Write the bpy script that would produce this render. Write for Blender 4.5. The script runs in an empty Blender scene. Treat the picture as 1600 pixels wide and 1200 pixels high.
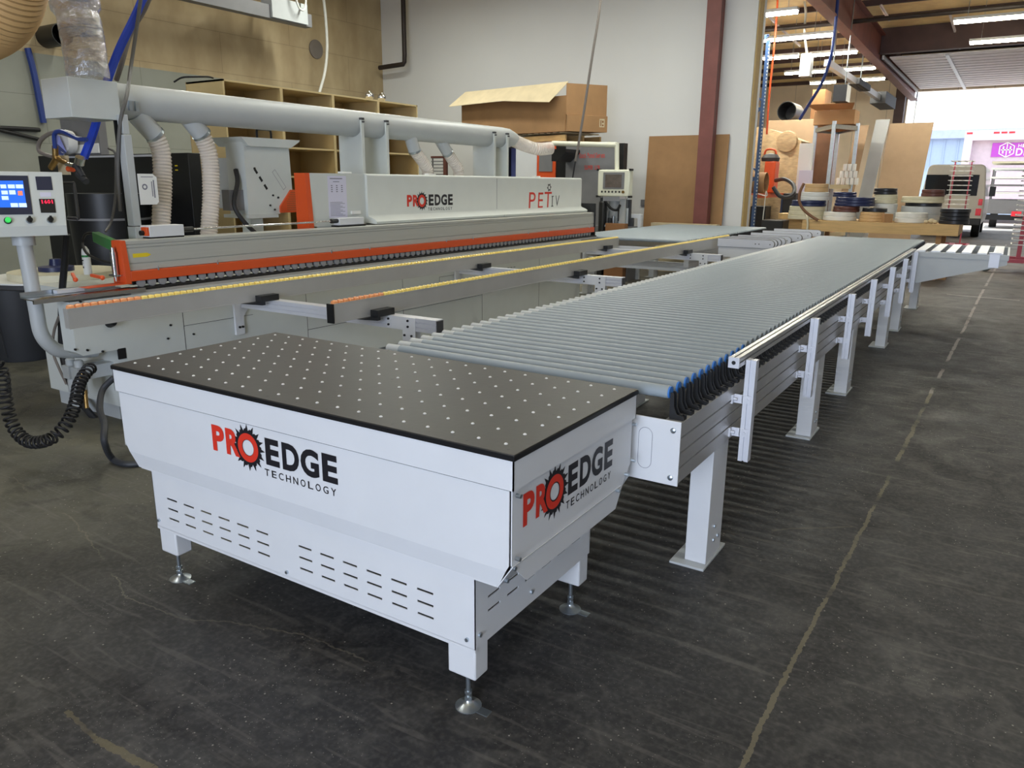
import bpy, bmesh, math, random
from mathutils import Vector, Matrix
random.seed(7)
PI = math.pi
SC = bpy.context.scene
COL = SC.collection

# ------------------------------------------------------------ camera
F_PX, YAW, PITCH, ROLL = 1197.75, 0.564958, 0.256591, 0.007828
FW = Vector((-math.sin(YAW) * math.cos(PITCH), math.cos(YAW) * math.cos(PITCH), -math.sin(PITCH)))
_r0 = Vector((math.cos(YAW), math.sin(YAW), 0)); _u0 = _r0.cross(FW)
RT = math.cos(ROLL) * _r0 + math.sin(ROLL) * _u0
UP = -math.sin(ROLL) * _r0 + math.cos(ROLL) * _u0
CAM = Vector((0, 0, 1.7))
cd = bpy.data.cameras.new('camera'); cam = bpy.data.objects.new('camera', cd); COL.objects.link(cam)
cd.sensor_width = 36; cd.lens = F_PX / 1600 * 36; cd.clip_start = 0.05; cd.clip_end = 300
cam.matrix_world = Matrix(((RT.x, UP.x, -FW.x, CAM.x), (RT.y, UP.y, -FW.y, CAM.y), (RT.z, UP.z, -FW.z, CAM.z), (0, 0, 0, 1)))
SC.camera = cam

# ------------------------------------------------------------ exposure, sky, sun, lamps
SC.view_settings.view_transform = 'Standard'; SC.view_settings.look = 'None'
SC.view_settings.exposure = 0.0; SC.view_settings.gamma = 1.0; SC.view_settings.use_curve_mapping = False
w = bpy.data.worlds.new('sky'); SC.world = w; w.use_nodes = True
bg = w.node_tree.nodes['Background']; bg.inputs[0].default_value = (0.78, 0.89, 1.0, 1); bg.inputs[1].default_value = 3.2

def area(name, loc, size, sizey, power, color, rot):
    l = bpy.data.lights.new(name, 'AREA'); l.shape = 'RECTANGLE'; l.size = size; l.size_y = sizey
    l.energy = power; l.color = color
    o = bpy.data.objects.new(name, l); o.location = loc; o.rotation_euler = rot; COL.objects.link(o); return o
sl = bpy.data.lights.new('sun', 'SUN'); sl.energy = 6.0; sl.angle = 0.01; sl.color = (1, 0.95, 0.86)
so = bpy.data.objects.new('sun', sl); so.rotation_euler = (math.radians(12), 0, math.radians(-12)); COL.objects.link(so)
# daylight of the big doorway behind the photographer
area('doorway_daylight', (0.7, -6.8, 2.6), 4.0, 4.4, 620, (0.70, 0.79, 1.0), (math.radians(90), 0, math.radians(4)))
# the tube lamps of the ceiling of the near hall (above the frame)
for yy in (4.5, 8.2, 11.9):
    for xx in (-10.4, -5.6, -0.8):
        area('tube_lamp_light', (xx, yy, 5.75), 2.4, 0.12, (58 if yy < 11 else 128) * (0.55 if xx > -1 else 1.08), (0.98, 1.0, 0.92), (0, 0, 0))
area('tube_lamp_light', (-5.6, 0.8, 5.75), 2.4, 0.12, 30, (1.0, 0.97, 0.9), (0, 0, 0))

# ------------------------------------------------------------ helpers
def at(px, py, ax, val):
    d = FW + RT * (px - 800) / F_PX + UP * (600 - py) / F_PX
    return CAM + d * ((val - CAM[ax]) / d[ax])
def AX(px, py, v): return at(px, py, 0, v)
def AY(px, py, v): return at(px, py, 1, v)
def AZ(px, py, v): return at(px, py, 2, v)

def lin(c):
    c = c / 255.0
    return c / 12.92 if c <= 0.04045 else ((c + 0.055) / 1.055) ** 2.4
def S(r, g, b): return (lin(r), lin(g), lin(b), 1)

MATS = {}
def mat(name, color, rough=0.5, metal=0.0, var=0.06, scale=6.0, bump=0.0, bscale=40.0, emit=None, estr=0.0, coat=0.0, spec=0.5, alpha=None, stretch=None):
    m = bpy.data.materials.new(name); m.use_nodes = True; nt = m.node_tree; N = nt.nodes; L = nt.links
    p = N['Principled BSDF']; p.inputs['Roughness'].default_value = rough; p.inputs['Metallic'].default_value = metal
    p.inputs['Coat Weight'].default_value = coat; p.inputs['Specular IOR Level'].default_value = spec
    tc = N.new('ShaderNodeTexCoord'); mp = N.new('ShaderNodeMapping'); L.new(tc.outputs['Object'], mp.inputs[0])
    if stretch: mp.inputs['Scale'].default_value = stretch
    nz = N.new('ShaderNodeTexNoise'); nz.inputs['Scale'].default_value = scale; nz.inputs['Detail'].default_value = 4
    L.new(mp.outputs[0], nz.inputs['Vector'])
    rp = N.new('ShaderNodeValToRGB'); rp.color_ramp.elements[0].position = 0.3; rp.color_ramp.elements[1].position = 0.7
    rp.color_ramp.elements[0].color = tuple(c * (1 - var) for c in color[:3]) + (1,)
    rp.color_ramp.elements[1].color = tuple(min(1, c * (1 + var)) for c in color[:3]) + (1,)
    L.new(nz.outputs[0], rp.inputs[0]); L.new(rp.outputs[0], p.inputs['Base Color'])
    if bump > 0:
        nb = N.new('ShaderNodeTexNoise'); nb.inputs['Scale'].default_value = bscale; L.new(mp.outputs[0], nb.inputs['Vector'])
        bp = N.new('ShaderNodeBump'); bp.inputs['Strength'].default_value = bump; bp.inputs['Distance'].default_value = 0.01
        L.new(nb.outputs[0], bp.inputs['Height']); L.new(bp.outputs[0], p.inputs['Normal'])
    if emit:
        p.inputs['Emission Color'].default_value = emit; p.inputs['Emission Strength'].default_value = estr
    if alpha is not None: p.inputs['Alpha'].default_value = alpha
    MATS[name] = m
    return m
M = MATS
mat('white_paint', S(216, 218, 220), 0.42, var=0.015, bump=0.02, bscale=300)
mat('grey_white_paint', S(205, 209, 204), 0.45, var=0.02, bump=0.02, bscale=300)
mat('light_grey_paint', S(186, 190, 190), 0.4, var=0.02)
mat('board_top', S(52, 50, 47), 0.42, var=0.08, scale=9, bump=0.03, spec=0.35)
mat('black_edge', S(20, 20, 22), 0.4)
mat('black_plastic', S(22, 23, 25), 0.42, var=0.1)
mat('black_rubber', S(24, 24, 26), 0.6, var=0.1)
mat('dark_grey', S(52, 54, 58), 0.55, var=0.08)
mat('grey_machine', S(120, 120, 122), 0.45, var=0.05)
mat('roller_grey', S(148, 158, 164), 0.36, var=0.03)
mat('blue_plastic', S(58, 120, 196), 0.4)
mat('alu', S(200, 200, 200), 0.38, 0.6, var=0.03, stretch=(30, 1, 1))
mat('beam_alu', S(186, 187, 180), 0.4, 0.2, var=0.03, stretch=(1, 0.2, 30))
mat('alu_dark', S(200, 199, 195), 0.42, 0.45, var=0.03)
mat('alu_pale', S(214, 216, 222), 0.45, 0.35, var=0.02)
mat('groove_dark', S(70, 70, 72), 0.6)
mat('zinc', S(190, 200, 208), 0.28, 0.9, var=0.08, scale=20)
mat('chrome', S(210, 212, 216), 0.15, 1.0)
mat('orange_paint', S(216, 84, 36), 0.4, var=0.03)
mat('red_print', S(214, 52, 34), 0.5, var=0.02)
mat('black_print', S(28, 27, 33), 0.45, var=0.02)
mat('yellow_bead', S(255, 226, 124), 0.3, var=0.04)
mat('orange_bead', S(240, 160, 104), 0.35, var=0.04)
mat('wheel_grey', S(150, 150, 152), 0.4, var=0.05)
mat('drywall', S(224, 224, 222), 0.8, var=0.02, scale=0.7, bump=0.03)
mat('stud_wood', S(196, 168, 112), 0.7, var=0.15, scale=3, stretch=(6, 6, 0.6))
mat('pine', S(208, 172, 116), 0.6, var=0.14, scale=2.5, stretch=(1, 6, 10))
mat('birch_ply', S(204, 182, 134), 0.6, var=0.06, scale=3)
mat('birch_inner', S(176, 148, 100), 0.65, var=0.06, scale=3)
mat('cardboard', S(164, 126, 86), 0.8, var=0.06, scale=5)
mat('cardboard_pale', S(204, 188, 154), 0.75, var=0.08, scale=5)
mat('cardboard_dark', S(140, 98, 62), 0.85, var=0.08, scale=5)
mat('mdf_board', S(182, 154, 122), 0.7, var=0.04)
mat('red_steel', S(122, 72, 66), 0.55, var=0.15, scale=3)
mat('purlin_steel', S(72, 50, 48), 0.6, var=0.15, scale=3)
mat('insulation', S(246, 214, 162), 0.85, var=0.18, scale=2.0, bump=0.2, bscale=6)
mat('corrugated', S(224, 216, 220), 0.5, 0.0, var=0.06)
mat('blue_steel', S(46, 74, 116), 0.45, var=0.06)
mat('orange_steel', S(206, 92, 44), 0.5, var=0.08)
mat('blue_hose', S(28, 66, 190), 0.35, var=0.08)
mat('navy_hose', S(40, 62, 130), 0.4)
mat('grey_hose', S(120, 112, 104), 0.5)
mat('grey_cable', S(96, 94, 90), 0.5)
mat('white_cable', S(214, 214, 206), 0.5)
mat('tan_duct', S(196, 158, 104), 0.55, var=0.08)
mat('brass', S(150, 120, 70), 0.35, 0.8, var=0.15, scale=30)
mat('green_paint', S(44, 136, 66), 0.4)
mat('label_white', S(232, 232, 228), 0.6, var=0.01)
mat('lilac_paper', S(214, 212, 230), 0.6, var=0.01)
mat('print_grey', S(120, 120, 132), 0.7)
mat('yellow_label', S(232, 206, 40), 0.5)
mat('ivory', S(226, 226, 206), 0.4, var=0.02)
mat('pipe_iron', S(58, 50, 46), 0.5, 0.4, var=0.15)
mat('cream_coil', S(214, 208, 180), 0.5, var=0.04)
mat('maple_coil', S(206, 172, 124), 0.5, var=0.06)
mat('navy_coil', S(38, 46, 84), 0.35, var=0.1)
mat('black_coil', S(34, 36, 42), 0.35, var=0.1)
mat('brown_coil', S(96, 58, 50), 0.45, var=0.08)
mat('white_coil', S(222, 224, 220), 0.45, var=0.03)
mat('burlap', S(176, 150, 112), 0.7, var=0.22, scale=7, bump=0.6, bscale=9, stretch=(1, 1, 3))
mat('van_paint', S(190, 184, 170), 0.3, var=0.02, coat=0.4)
mat('van_glass', S(20, 26, 34), 0.08, var=0.02)
mat('tail_red', S(226, 40, 52), 0.25)
mat('tyre', S(24, 24, 24), 0.7)
mat('red_cart', S(186, 72, 88), 0.45, var=0.05)
mat('castor_green', S(84, 92, 80), 0.5)
mat('siding', S(150, 166, 190), 0.6, var=0.03)
mat('fascia_blue', S(150, 160, 206), 0.6)
mat('trailer_white', S(196, 178, 190), 0.5)
mat('sign_purple', S(176, 70, 186), 0.5)
mat('asphalt', S(190, 184, 176), 0.9, var=0.1)
mat('tube_glow', S(250, 250, 240), 0.5, emit=(1, 0.98, 0.88, 1), estr=60.0)
mat('tube_glow_warm', S(250, 250, 230), 0.5, emit=(1, 0.97, 0.76, 1), estr=55.0)
mat('screen_blue', S(30, 80, 190), 0.3, emit=S(40, 110, 225), estr=0.9)
mat('screen_tile', S(200, 220, 240), 0.3, emit=S(190, 215, 240), estr=0.8)
mat('screen_orange', S(220, 120, 90), 0.3, emit=S(240, 120, 90), estr=0.9)
mat('red_digits', S(230, 20, 50), 0.3, emit=(1, 0.02, 0.08, 1), estr=1.4)
mat('green_button', S(60, 200, 90), 0.3, emit=S(60, 215, 100), estr=0.6)
mat('hmi_glass', S(96, 88, 84), 0.12, var=0.4, scale=6)
mat('perspex', S(150, 140, 132), 0.2, var=0.1)
mat('paint_blue', S(110, 120, 190), 0.5)
mat('navy_box', S(38, 42, 64), 0.5)
mat('wood_dark', S(120, 84, 60), 0.7, var=0.15, scale=4)

def glassy(name, color, rough, mix, ns=9.0, bs=0.7, film=False):
    m = bpy.data.materials.new(name); m.use_nodes = True; nt = m.node_tree; N = nt.nodes; L = nt.links
    out = N['Material Output']; p = N['Principled BSDF']; p.inputs['Base Color'].default_value = color
    p.inputs['Roughness'].default_value = rough; p.inputs['Specular IOR Level'].default_value = 0.9
    tc = N.new('ShaderNodeTexCoord'); nz = N.new('ShaderNodeTexNoise'); nz.inputs['Scale'].default_value = ns; nz.inputs['Detail'].default_value = 5
    L.new(tc.outputs['Object'], nz.inputs['Vector'])
    bp = N.new('ShaderNodeBump'); bp.inputs['Strength'].default_value = bs; bp.inputs['Distance'].default_value = 0.03
    L.new(nz.outputs[0], bp.inputs['Height']); L.new(bp.outputs[0], p.inputs['Normal'])
    tr = N.new('ShaderNodeBsdfTransparent'); tr.inputs[0].default_value = (0.93, 0.93, 0.95, 1) if not film else (0.82, 0.83, 0.86, 1); mx = N.new('ShaderNodeMixShader')
    if film:
        gl = N.new('ShaderNodeBsdfGlossy'); gl.inputs['Roughness'].default_value = rough; gl.inputs['Color'].default_value = (0.95, 0.95, 1, 1); L.new(bp.outputs[0], gl.inputs['Normal'])
        m2 = N.new('ShaderNodeMixShader'); m2.inputs[0].default_value = 0.72; L.new(p.outputs[0], m2.inputs[1]); L.new(gl.outputs[0], m2.inputs[2])
        lw = N.new('ShaderNodeLayerWeight'); lw.inputs[0].default_value = 0.45; L.new(bp.outputs[0], lw.inputs['Normal'])
        mr = N.new('ShaderNodeMapRange'); mr.inputs['To Min'].default_value = 0.22; mr.inputs['To Max'].default_value = 0.8; L.new(lw.outputs['Facing'], mr.inputs['Value'])
        L.new(mr.outputs[0], mx.inputs[0]); L.new(tr.outputs[0], mx.inputs[1]); L.new(m2.outputs[0], mx.inputs[2])
    else:
        mx.inputs[0].default_value = mix; L.new(tr.outputs[0], mx.inputs[1]); L.new(p.outputs[0], mx.inputs[2])
    L.new(mx.outputs[0], out.inputs['Surface'])
    MATS[name] = m
glassy('clear_film', S(196, 198, 206), 0.04, 0.42, 16.0, 0.8, True)
glassy('clear_hose', S(236, 226, 214), 0.2, 0.72)

# ------------------------------------------------------------ mesh builder
class MB:
    def __init__(s, T=None): s.v = []; s.f = []; s.T = T
    def add(s, vs, fs):
        b = len(s.v)
        for q in vs:
            q = Vector(q); s.v.append(s.T @ q if s.T else q)
        s.f += [[i + b for i in f] for f in fs]; return s
    def box(s, x0, x1, y0, y1, z0, z1):
        return s.add([(x0, y0, z0), (x1, y0, z0), (x1, y1, z0), (x0, y1, z0), (x0, y0, z1), (x1, y0, z1), (x1, y1, z1), (x0, y1, z1)],
                     [(0, 3, 2, 1), (4, 5, 6, 7), (0, 1, 5, 4), (1, 2, 6, 5), (2, 3, 7, 6), (3, 0, 4, 7)])
    def bar(s, p0, p1, wd, ht, up=(0, 0, 1)):
        p0 = Vector(p0); p1 = Vector(p1); d = (p1 - p0).normalized(); up = Vector(up)
        if abs(d.dot(up)) > 0.98: up = Vector((0, 1, 0))
        x = d.cross(up).normalized() * wd / 2; y = x.normalized().cross(d).normalized() * ht / 2
        return s.add([p0 - x - y, p0 + x - y, p0 + x + y, p0 - x + y, p1 - x - y, p1 + x - y, p1 + x + y, p1 - x + y],
                     [(0, 1, 2, 3), (7, 6, 5, 4), (0, 4, 5, 1), (1, 5, 6, 2), (2, 6, 7, 3), (3, 7, 4, 0)])
    def tube(s, pts, r, n=10, cap=True, closed=False):
        pts = [Vector(p) for p in pts]; m = len(pts)
        rr = r if isinstance(r, (list, tuple)) else [r] * m
        t0 = (pts[1] - pts[0]).normalized(); up = Vector((0, 0, 1)) if abs(t0.z) < 0.9 else Vector((1, 0, 0))
        nx = t0.cross(up).normalized(); vs = []
        for i, p in enumerate(pts):
            if closed: t = (pts[(i + 1) % m] - pts[i - 1]).normalized()
            else: t = (pts[min(i + 1, m - 1)] - pts[max(i - 1, 0)]).normalized()
            nx = (nx - t * nx.dot(t)).normalized(); ny = t.cross(nx)
            for k in range(n):
                a = 2 * PI * k / n; vs.append(p + (nx * math.cos(a) + ny * math.sin(a)) * rr[i])
        fs = []
        for i in range(m if closed else m - 1):
            j = (i + 1) % m
            for k in range(n): fs.append((i * n + k, i * n + (k + 1) % n, j * n + (k + 1) % n, j * n + k))
        if cap and not closed: fs += [tuple(range(n))[::-1], tuple((m - 1) * n + k for k in range(n))]
        return s.add(vs, fs)
    def cyl(s, p0, p1, r, r2=None, n=16): return s.tube([p0, p1], [r, r if r2 is None else r2], n)
    def prism(s, poly, axis, a, b):
        def P(u, v, t): return (t, u, v) if axis == 'x' else ((u, t, v) if axis == 'y' else (u, v, t))
        n = len(poly)
        return s.add([P(u, v, a) for u, v in poly] + [P(u, v, b) for u, v in poly],
                     [tuple(range(n)), tuple(range(2 * n - 1, n - 1, -1))] + [(i, (i + 1) % n, n + (i + 1) % n, n + i) for i in range(n)])
    def lathe(s, prof, c, axis='z', n=24):
        vs = []; fs = []; m = len(prof)
        for r, h in prof:
            for k in range(n):
                a = 2 * PI * k / n; u = math.cos(a) * r; v = math.sin(a) * r
                vs.append({'z': (c[0] + u, c[1] + v, c[2] + h), 'y': (c[0] + u, c[1] + h, c[2] + v), 'x': (c[0] + h, c[1] + u, c[2] + v)}[axis])
        for i in range(m - 1):
            for k in range(n): fs.append((i * n + k, i * n + (k + 1) % n, (i + 1) * n + (k + 1) % n, (i + 1) * n + k))
        fs += [tuple(range(n)), tuple((m - 1) * n + k for k in range(n))]
        return s.add(vs, fs)
    def ball(s, c, r, n=10, zs=1.0):
        prof = [(max(r * math.sin(PI * i / 6), 1e-4), -r * zs * math.cos(PI * i / 6)) for i in range(7)]
        return s.lathe(prof, c, 'z', n)
    def build(s, name, m, parent=None, bevel=0, smooth=35, loc=None):
        me = bpy.data.meshes.new(name)
        if parent is not None: off = WL[parent.name]
        elif loc is not None: off = Vector(loc)
        else:
            off = Vector((sum(v.x for v in s.v) / len(s.v), sum(v.y for v in s.v) / len(s.v), min(v.z for v in s.v)))
        me.from_pydata([v - off for v in s.v], [], s.f)
        bm = bmesh.new(); bm.from_mesh(me); bmesh.ops.recalc_face_normals(bm, faces=bm.faces); bm.to_mesh(me); bm.free()
        me.materials.append(MATS[m] if isinstance(m, str) else m)
        if smooth:
            for p in me.polygons: p.use_smooth = True
            me.set_sharp_from_angle(angle=math.radians(smooth))
        o = bpy.data.objects.new(name, me); COL.objects.link(o)
        if parent is not None: o.parent = parent
        else: o.location = off
        WL[o.name] = off.copy()
        if bevel:
            b = o.modifiers.new('bevel', 'BEVEL'); b.width = bevel; b.segments = 2; b.limit_method = 'ANGLE'; b.angle_limit = math.radians(40)
        return o
WL = {}
def tag(o, label=None, cat=None, group=None, kind=None):
    if label: o['label'] = label
    if cat: o['category'] = cat
    if group: o['group'] = group
    if kind: o['kind'] = kind
    return o
def thing(name, label, cat, loc, group=None):
    o = bpy.data.objects.new(name, None); o.empty_display_size = 0.1; COL.objects.link(o); o.location = loc; WL[o.name] = Vector(loc)
    return tag(o, label, cat, group)
def struct(name, mb, m, **k):
    o = mb.build(name, m, **k); o['kind'] = 'structure'; return o
def kids(o): return [c for c in bpy.data.objects if c.parent == o]
def copy_tree(o, parent=None):
    c = o.copy(); COL.objects.link(c)
    if parent: c.parent = parent
    for ch in list(o.children): copy_tree(ch, c)
    return c
def dup(o, loc, label=None, group=None, rotz=None, scale=None):
    c = copy_tree(o); c.location = loc; WL[c.name] = Vector(loc)
    if rotz is not None: c.rotation_euler = (0, 0, rotz)
    if scale: c.scale = scale
    if label: c['label'] = label
    if group: c['group'] = group
    return c
def dup_part(o, parent, d):
    c = copy_tree(o); c.parent = parent; c.location = o.location + Vector(d); return c
def spline(pts, k=6):
    P = [Vector(p) for p in pts]; P = [P[0] * 2 - P[1]] + P + [P[-1] * 2 - P[-2]]; out = []
    for i in range(1, len(P) - 2):
        a, b, c, d = P[i - 1:i + 3]
        for j in range(k):
            t = j / k; out.append(0.5 * ((2 * b) + (c - a) * t + (2 * a - 5 * b + 4 * c - d) * t * t + (3 * b - a - 3 * c + d) * t ** 3))
    out.append(P[-2]); return out

_gl = {}
def glyph(ch, bold=0.0):
    if (ch, bold) not in _gl:
        cu = bpy.data.curves.new('glyph', 'FONT'); cu.body = ch; cu.size = 1; cu.offset = bold; cu.resolution_u = 4
        o = bpy.data.objects.new('glyph', cu); COL.objects.link(o); bpy.context.view_layer.update()
        me = bpy.data.meshes.new_from_object(o.evaluated_get(bpy.context.evaluated_depsgraph_get()))
        vs = [Vector((v.co.x, v.co.y)) for v in me.vertices]; fs = [tuple(p.vertices) for p in me.polygons]
        bpy.data.objects.remove(o); bpy.data.curves.remove(cu); bpy.data.meshes.remove(me); _gl[(ch, bold)] = (vs, fs)
    return _gl[(ch, bold)]
class Flat:
    """flat lettering on a plane: origin, unit x, unit y"""
    def __init__(s, o, x, y, lift=0.0008): s.o = Vector(o); s.x = Vector(x).normalized(); s.y = Vector(y).normalized(); s.n = s.x.cross(s.y); s.l = lift; s.mb = MB()
    def P(s, u, v, l=None): return s.o + s.x * u + s.y * v + s.n * (s.l if l is None else l)
    def text(s, txt, x0, x1, y0, y1, bold=0.0, shear=0.0):
        vs, fs = glyph(txt, bold)
        ax = min(v.x for v in vs); bx = max(v.x for v in vs); ay = min(v.y for v in vs); by = max(v.y for v in vs)
        s.mb.add([s.P(x0 + (v.x - ax) / (bx - ax) * (x1 - x0) + shear * (v.y - ay) / (by - ay) * (y1 - y0), y0 + (v.y - ay) / (by - ay) * (y1 - y0)) for v in vs], fs); return s
    def poly(s, pts, l=None): s.mb.add([s.P(u, v, l) for u, v in pts], [tuple(range(len(pts)))]); return s
    def rect(s, x0, x1, y0, y1, l=None): return s.poly([(x0, y0), (x1, y0), (x1, y1), (x0, y1)], l)
    def ring(s, cx, cy, ri, ro, n=32, sx=1.0):
        if callable(ro): R = ro
        else: R = lambda k: ro
        vs = []
        for k in range(n):
            a = 2 * PI * k / n
            vs += [s.P(cx + math.cos(a) * ri * sx, cy + math.sin(a) * ri), s.P(cx + math.cos(a) * R(k) * sx, cy + math.sin(a) * R(k))]
        s.mb.add(vs, [(2 * k, 2 * k + 1, 2 * ((k + 1) % n) + 1, 2 * ((k + 1) % n)) for k in range(n)]); return s
    def build(s, name, m, parent):
        return s.mb.build(name, m, parent, smooth=0)
def logo(parent, o, x, y, W=0.66, H=0.155):
    k = W / 0.66; h = H / 0.155
    d = Flat(o, x, y, 0.0008); r = Flat(o, x, y, 0.0014)
    b = 0.042
    d.ring(0.205 * k, 0.09 * h, 0.03 * k, lambda i: (0.092 if i % 4 == 0 else (0.066 if i % 4 == 3 else 0.074)) * h, 64, 1.0)
    for ch, a, c in (('E', 0.300, 0.372), ('D', 0.388, 0.474), ('G', 0.482, 0.572), ('E', 0.588, 0.660)): d.text(ch, a * k, c * k, 0.045 * h, 0.148 * h, b)
    x0 = 0.288
    for i, ch in enumerate('TECHNOLOGY'): d.text(ch, (x0 + i * 0.0374) * k, (x0 + i * 0.0374 + 0.025) * k, 0.0, 0.027 * h, 0.010)
    for ch, a, c in (('P', 0.0, 0.070), ('R', 0.080, 0.158)): r.text(ch, a * k, c * k, 0.042 * h, 0.146 * h, b)
    r.ring(0.205 * k, 0.09 * h, 0.032 * h, 0.056 * h, 40)
    lg = d.build('printed_logo', 'black_print', parent); r.build('red_lettering', 'red_print', parent)
    return lg

# ------------------------------------------------------------ special surfaces
def floor_mat():
    m = bpy.data.materials.new('stained_concrete'); m.use_nodes = True; nt = m.node_tree; N = nt.nodes; L = nt.links; p = N['Principled BSDF']
    geo = N.new('ShaderNodeNewGeometry'); sep = N.new('ShaderNodeSeparateXYZ'); L.new(geo.outputs['Position'], sep.inputs[0])
    def noise(sc, det=5, dist=0.0, vec=None):
        n = N.new('ShaderNodeTexNoise'); n.inputs['Scale'].default_value = sc; n.inputs['Detail'].default_value = det; n.inputs['Distortion'].default_value = dist
        L.new(vec or geo.outputs['Position'], n.inputs['Vector']); return n.outputs[0]
    def ma(op, a, b=None, c=None):
        n = N.new('ShaderNodeMath'); n.operation = op
        for i, q in enumerate((a, b, c)):
            if q is None: continue
            if isinstance(q, (int, float)): n.inputs[i].default_value = q
            else: L.new(q, n.inputs[i])
        return n.outputs[0]
    def ramp(v, a, b, ca=(0, 0, 0, 1), cb=(1, 1, 1, 1)):
        r = N.new('ShaderNodeValToRGB'); r.color_ramp.elements[0].position = a; r.color_ramp.elements[1].position = b
        r.color_ramp.elements[0].color = ca; r.color_ramp.elements[1].color = cb; L.new(v, r.inputs[0]); return r.outputs[0]
    def mix(f, a, b):
        n = N.new('ShaderNodeMix'); n.data_type = 'RGBA'
        if isinstance(f, (int, float)): n.inputs[0].default_value = f
        else: L.new(f, n.inputs[0])
        for i, q in ((6, a), (7, b)):
            if isinstance(q, tuple): n.inputs[i].default_value = q
            else: L.new(q, n.inputs[i])
        return n.outputs[2]
    base = ramp(noise(1.1, 8, 0.6), 0.32, 0.72, S(38, 38, 40), S(64, 64, 65))
    # the slab is browner and greener towards the machine side
    lf = N.new('ShaderNodeMapRange'); lf.inputs['From Min'].default_value = -2.2; lf.inputs['From Max'].default_value = -5.5; L.new(sep.outputs['X'], lf.inputs['Value'])
    base = mix(ma('MULTIPLY', lf.outputs[0], 0.75), base, ramp(noise(1.7, 8, 0.4), 0.3, 0.75, S(90, 90, 78), S(146, 144, 124)))
    fy = N.new('ShaderNodeMapRange'); fy.inputs['From Min'].default_value = 9.0; fy.inputs['From Max'].default_value = 20.0; L.new(sep.outputs['Y'], fy.inputs['Value'])
    base = mix(ma('MULTIPLY', fy.outputs[0], 0.8), base, ramp(noise(0.9, 8, 0.4), 0.3, 0.75, S(92, 84, 78), S(124, 116, 110)))  # daylight reflecting off the floor further in, painted as a paler colour
    base = mix(ma('MULTIPLY', ramp(noise(9, 8, 1.0), 0.5, 0.8), 0.24), base, S(112, 110, 106))
    base = mix(ma('MULTIPLY', ramp(noise(4.2, 10, 1.8), 0.50, 0.66), 0.30), base, S(106, 104, 100))
    base = mix(ma('MULTIPLY', ramp(noise(2.0, 9, 2.5), 0.54, 0.64), 0.35), base, S(30, 30, 32))
    base = mix(ma('MULTIPLY', ramp(noise(0.5, 4, 1.5), 0.52, 0.62), 0.4), base, S(40, 40, 42))
    wide = N.new('ShaderNodeMapping'); wide.inputs['Scale'].default_value = (0.8, 9.0, 1.0); wide.inputs['Rotation'].default_value = (0, 0, 0.5); L.new(geo.outputs['Position'], wide.inputs[0])
    base = mix(ma('MULTIPLY', ramp(noise(3, 6, 0.5, wide.outputs[0]), 0.58, 0.66), 0.22), base, S(128, 124, 118))
    sp = N.new('ShaderNodeTexVoronoi'); sp.inputs['Scale'].default_value = 26; sp.inputs['Randomness'].default_value = 1; L.new(geo.outputs['Position'], sp.inputs['Vector'])
    spk = ma('MULTIPLY', ma('LESS_THAN', sp.outputs['Distance'], 0.085), ma('GREATER_THAN', noise(2.2, 3), 0.47))
    base = mix(ma('MULTIPLY', spk, 0.6), base, S(186, 182, 172))
    sp2 = N.new('ShaderNodeTexVoronoi'); sp2.inputs['Scale'].default_value = 70; L.new(geo.outputs['Position'], sp2.inputs['Vector'])
    base = mix(ma('MULTIPLY', ma('MULTIPLY', ma('LESS_THAN', sp2.outputs['Distance'], 0.12), ma('GREATER_THAN', noise(1.4, 4), 0.5)), 0.4), base, S(170, 168, 160))
    base = mix(ma('MULTIPLY', ramp(noise(45, 6, 0.0), 0.45, 0.75), 0.22), base, S(128, 125, 120))
    jit = ma('MULTIPLY', ma('SUBTRACT', noise(5, 6), 0.5), 0.10)
    fine = ma('MULTIPLY', ma('SUBTRACT', noise(40, 4), 0.5), 0.02)
    def line(p0, p1, wd, col, amt, base, jitter=1.0, brk=0.0):
        dx = p1[0] - p0[0]; dy = p1[1] - p0[1]; ln = math.hypot(dx, dy); dx /= ln; dy /= ln
        u = ma('ADD', ma('MULTIPLY', ma('SUBTRACT', sep.outputs['X'], p0[0]), dx), ma('MULTIPLY', ma('SUBTRACT', sep.outputs['Y'], p0[1]), dy))
        v = ma('SUBTRACT', ma('MULTIPLY', ma('SUBTRACT', sep.outputs['X'], p0[0]), dy), ma('MULTIPLY', ma('SUBTRACT', sep.outputs['Y'], p0[1]), dx))
        v = ma('ABSOLUTE', ma('ADD', ma('ADD', v, ma('MULTIPLY', jit, jitter)), fine))
        f = ma('MULTIPLY', ma('LESS_THAN', v, wd), ma('MULTIPLY', ma('GREATER_THAN', u, 0.0), ma('LESS_THAN', u, ln)))
        if brk: f = ma('MULTIPLY', f, ramp(noise(2.3, 5), brk, brk + 0.1))
        return mix(ma('MULTIPLY', f, amt), base, col)
    J = [(-0.449, 1.9), (-0.449, 2.53), (-0.43, 3.2), (-0.392, 5.02), (-0.36, 7.2), (-0.288, 11.07), (-0.24, 14.2), (-0.103, 20.3), (0.0, 28)]
    for i in range(len(J) - 1):
        base = line(J[i], J[i + 1], 0.009 if i < 3 else 0.007 + 0.002 * i, S(136, 128, 104) if i < 4 else S(186, 176, 168), 0.6 if i < 4 else 0.45, base, 0.3, 0.0 if i < 2 else 0.40)
    for a, b, wd in (((-2.402, 1.055), (-2.19, 1.031), .008), ((-2.19, 1.031), (-1.935, 1.05), .014), ((-1.935, 1.05), (-1.5, 1.0), .016)):
        base = line(a, b, wd, S(126, 116, 86), 0.5, base, 0.25, 0.33)
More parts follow.
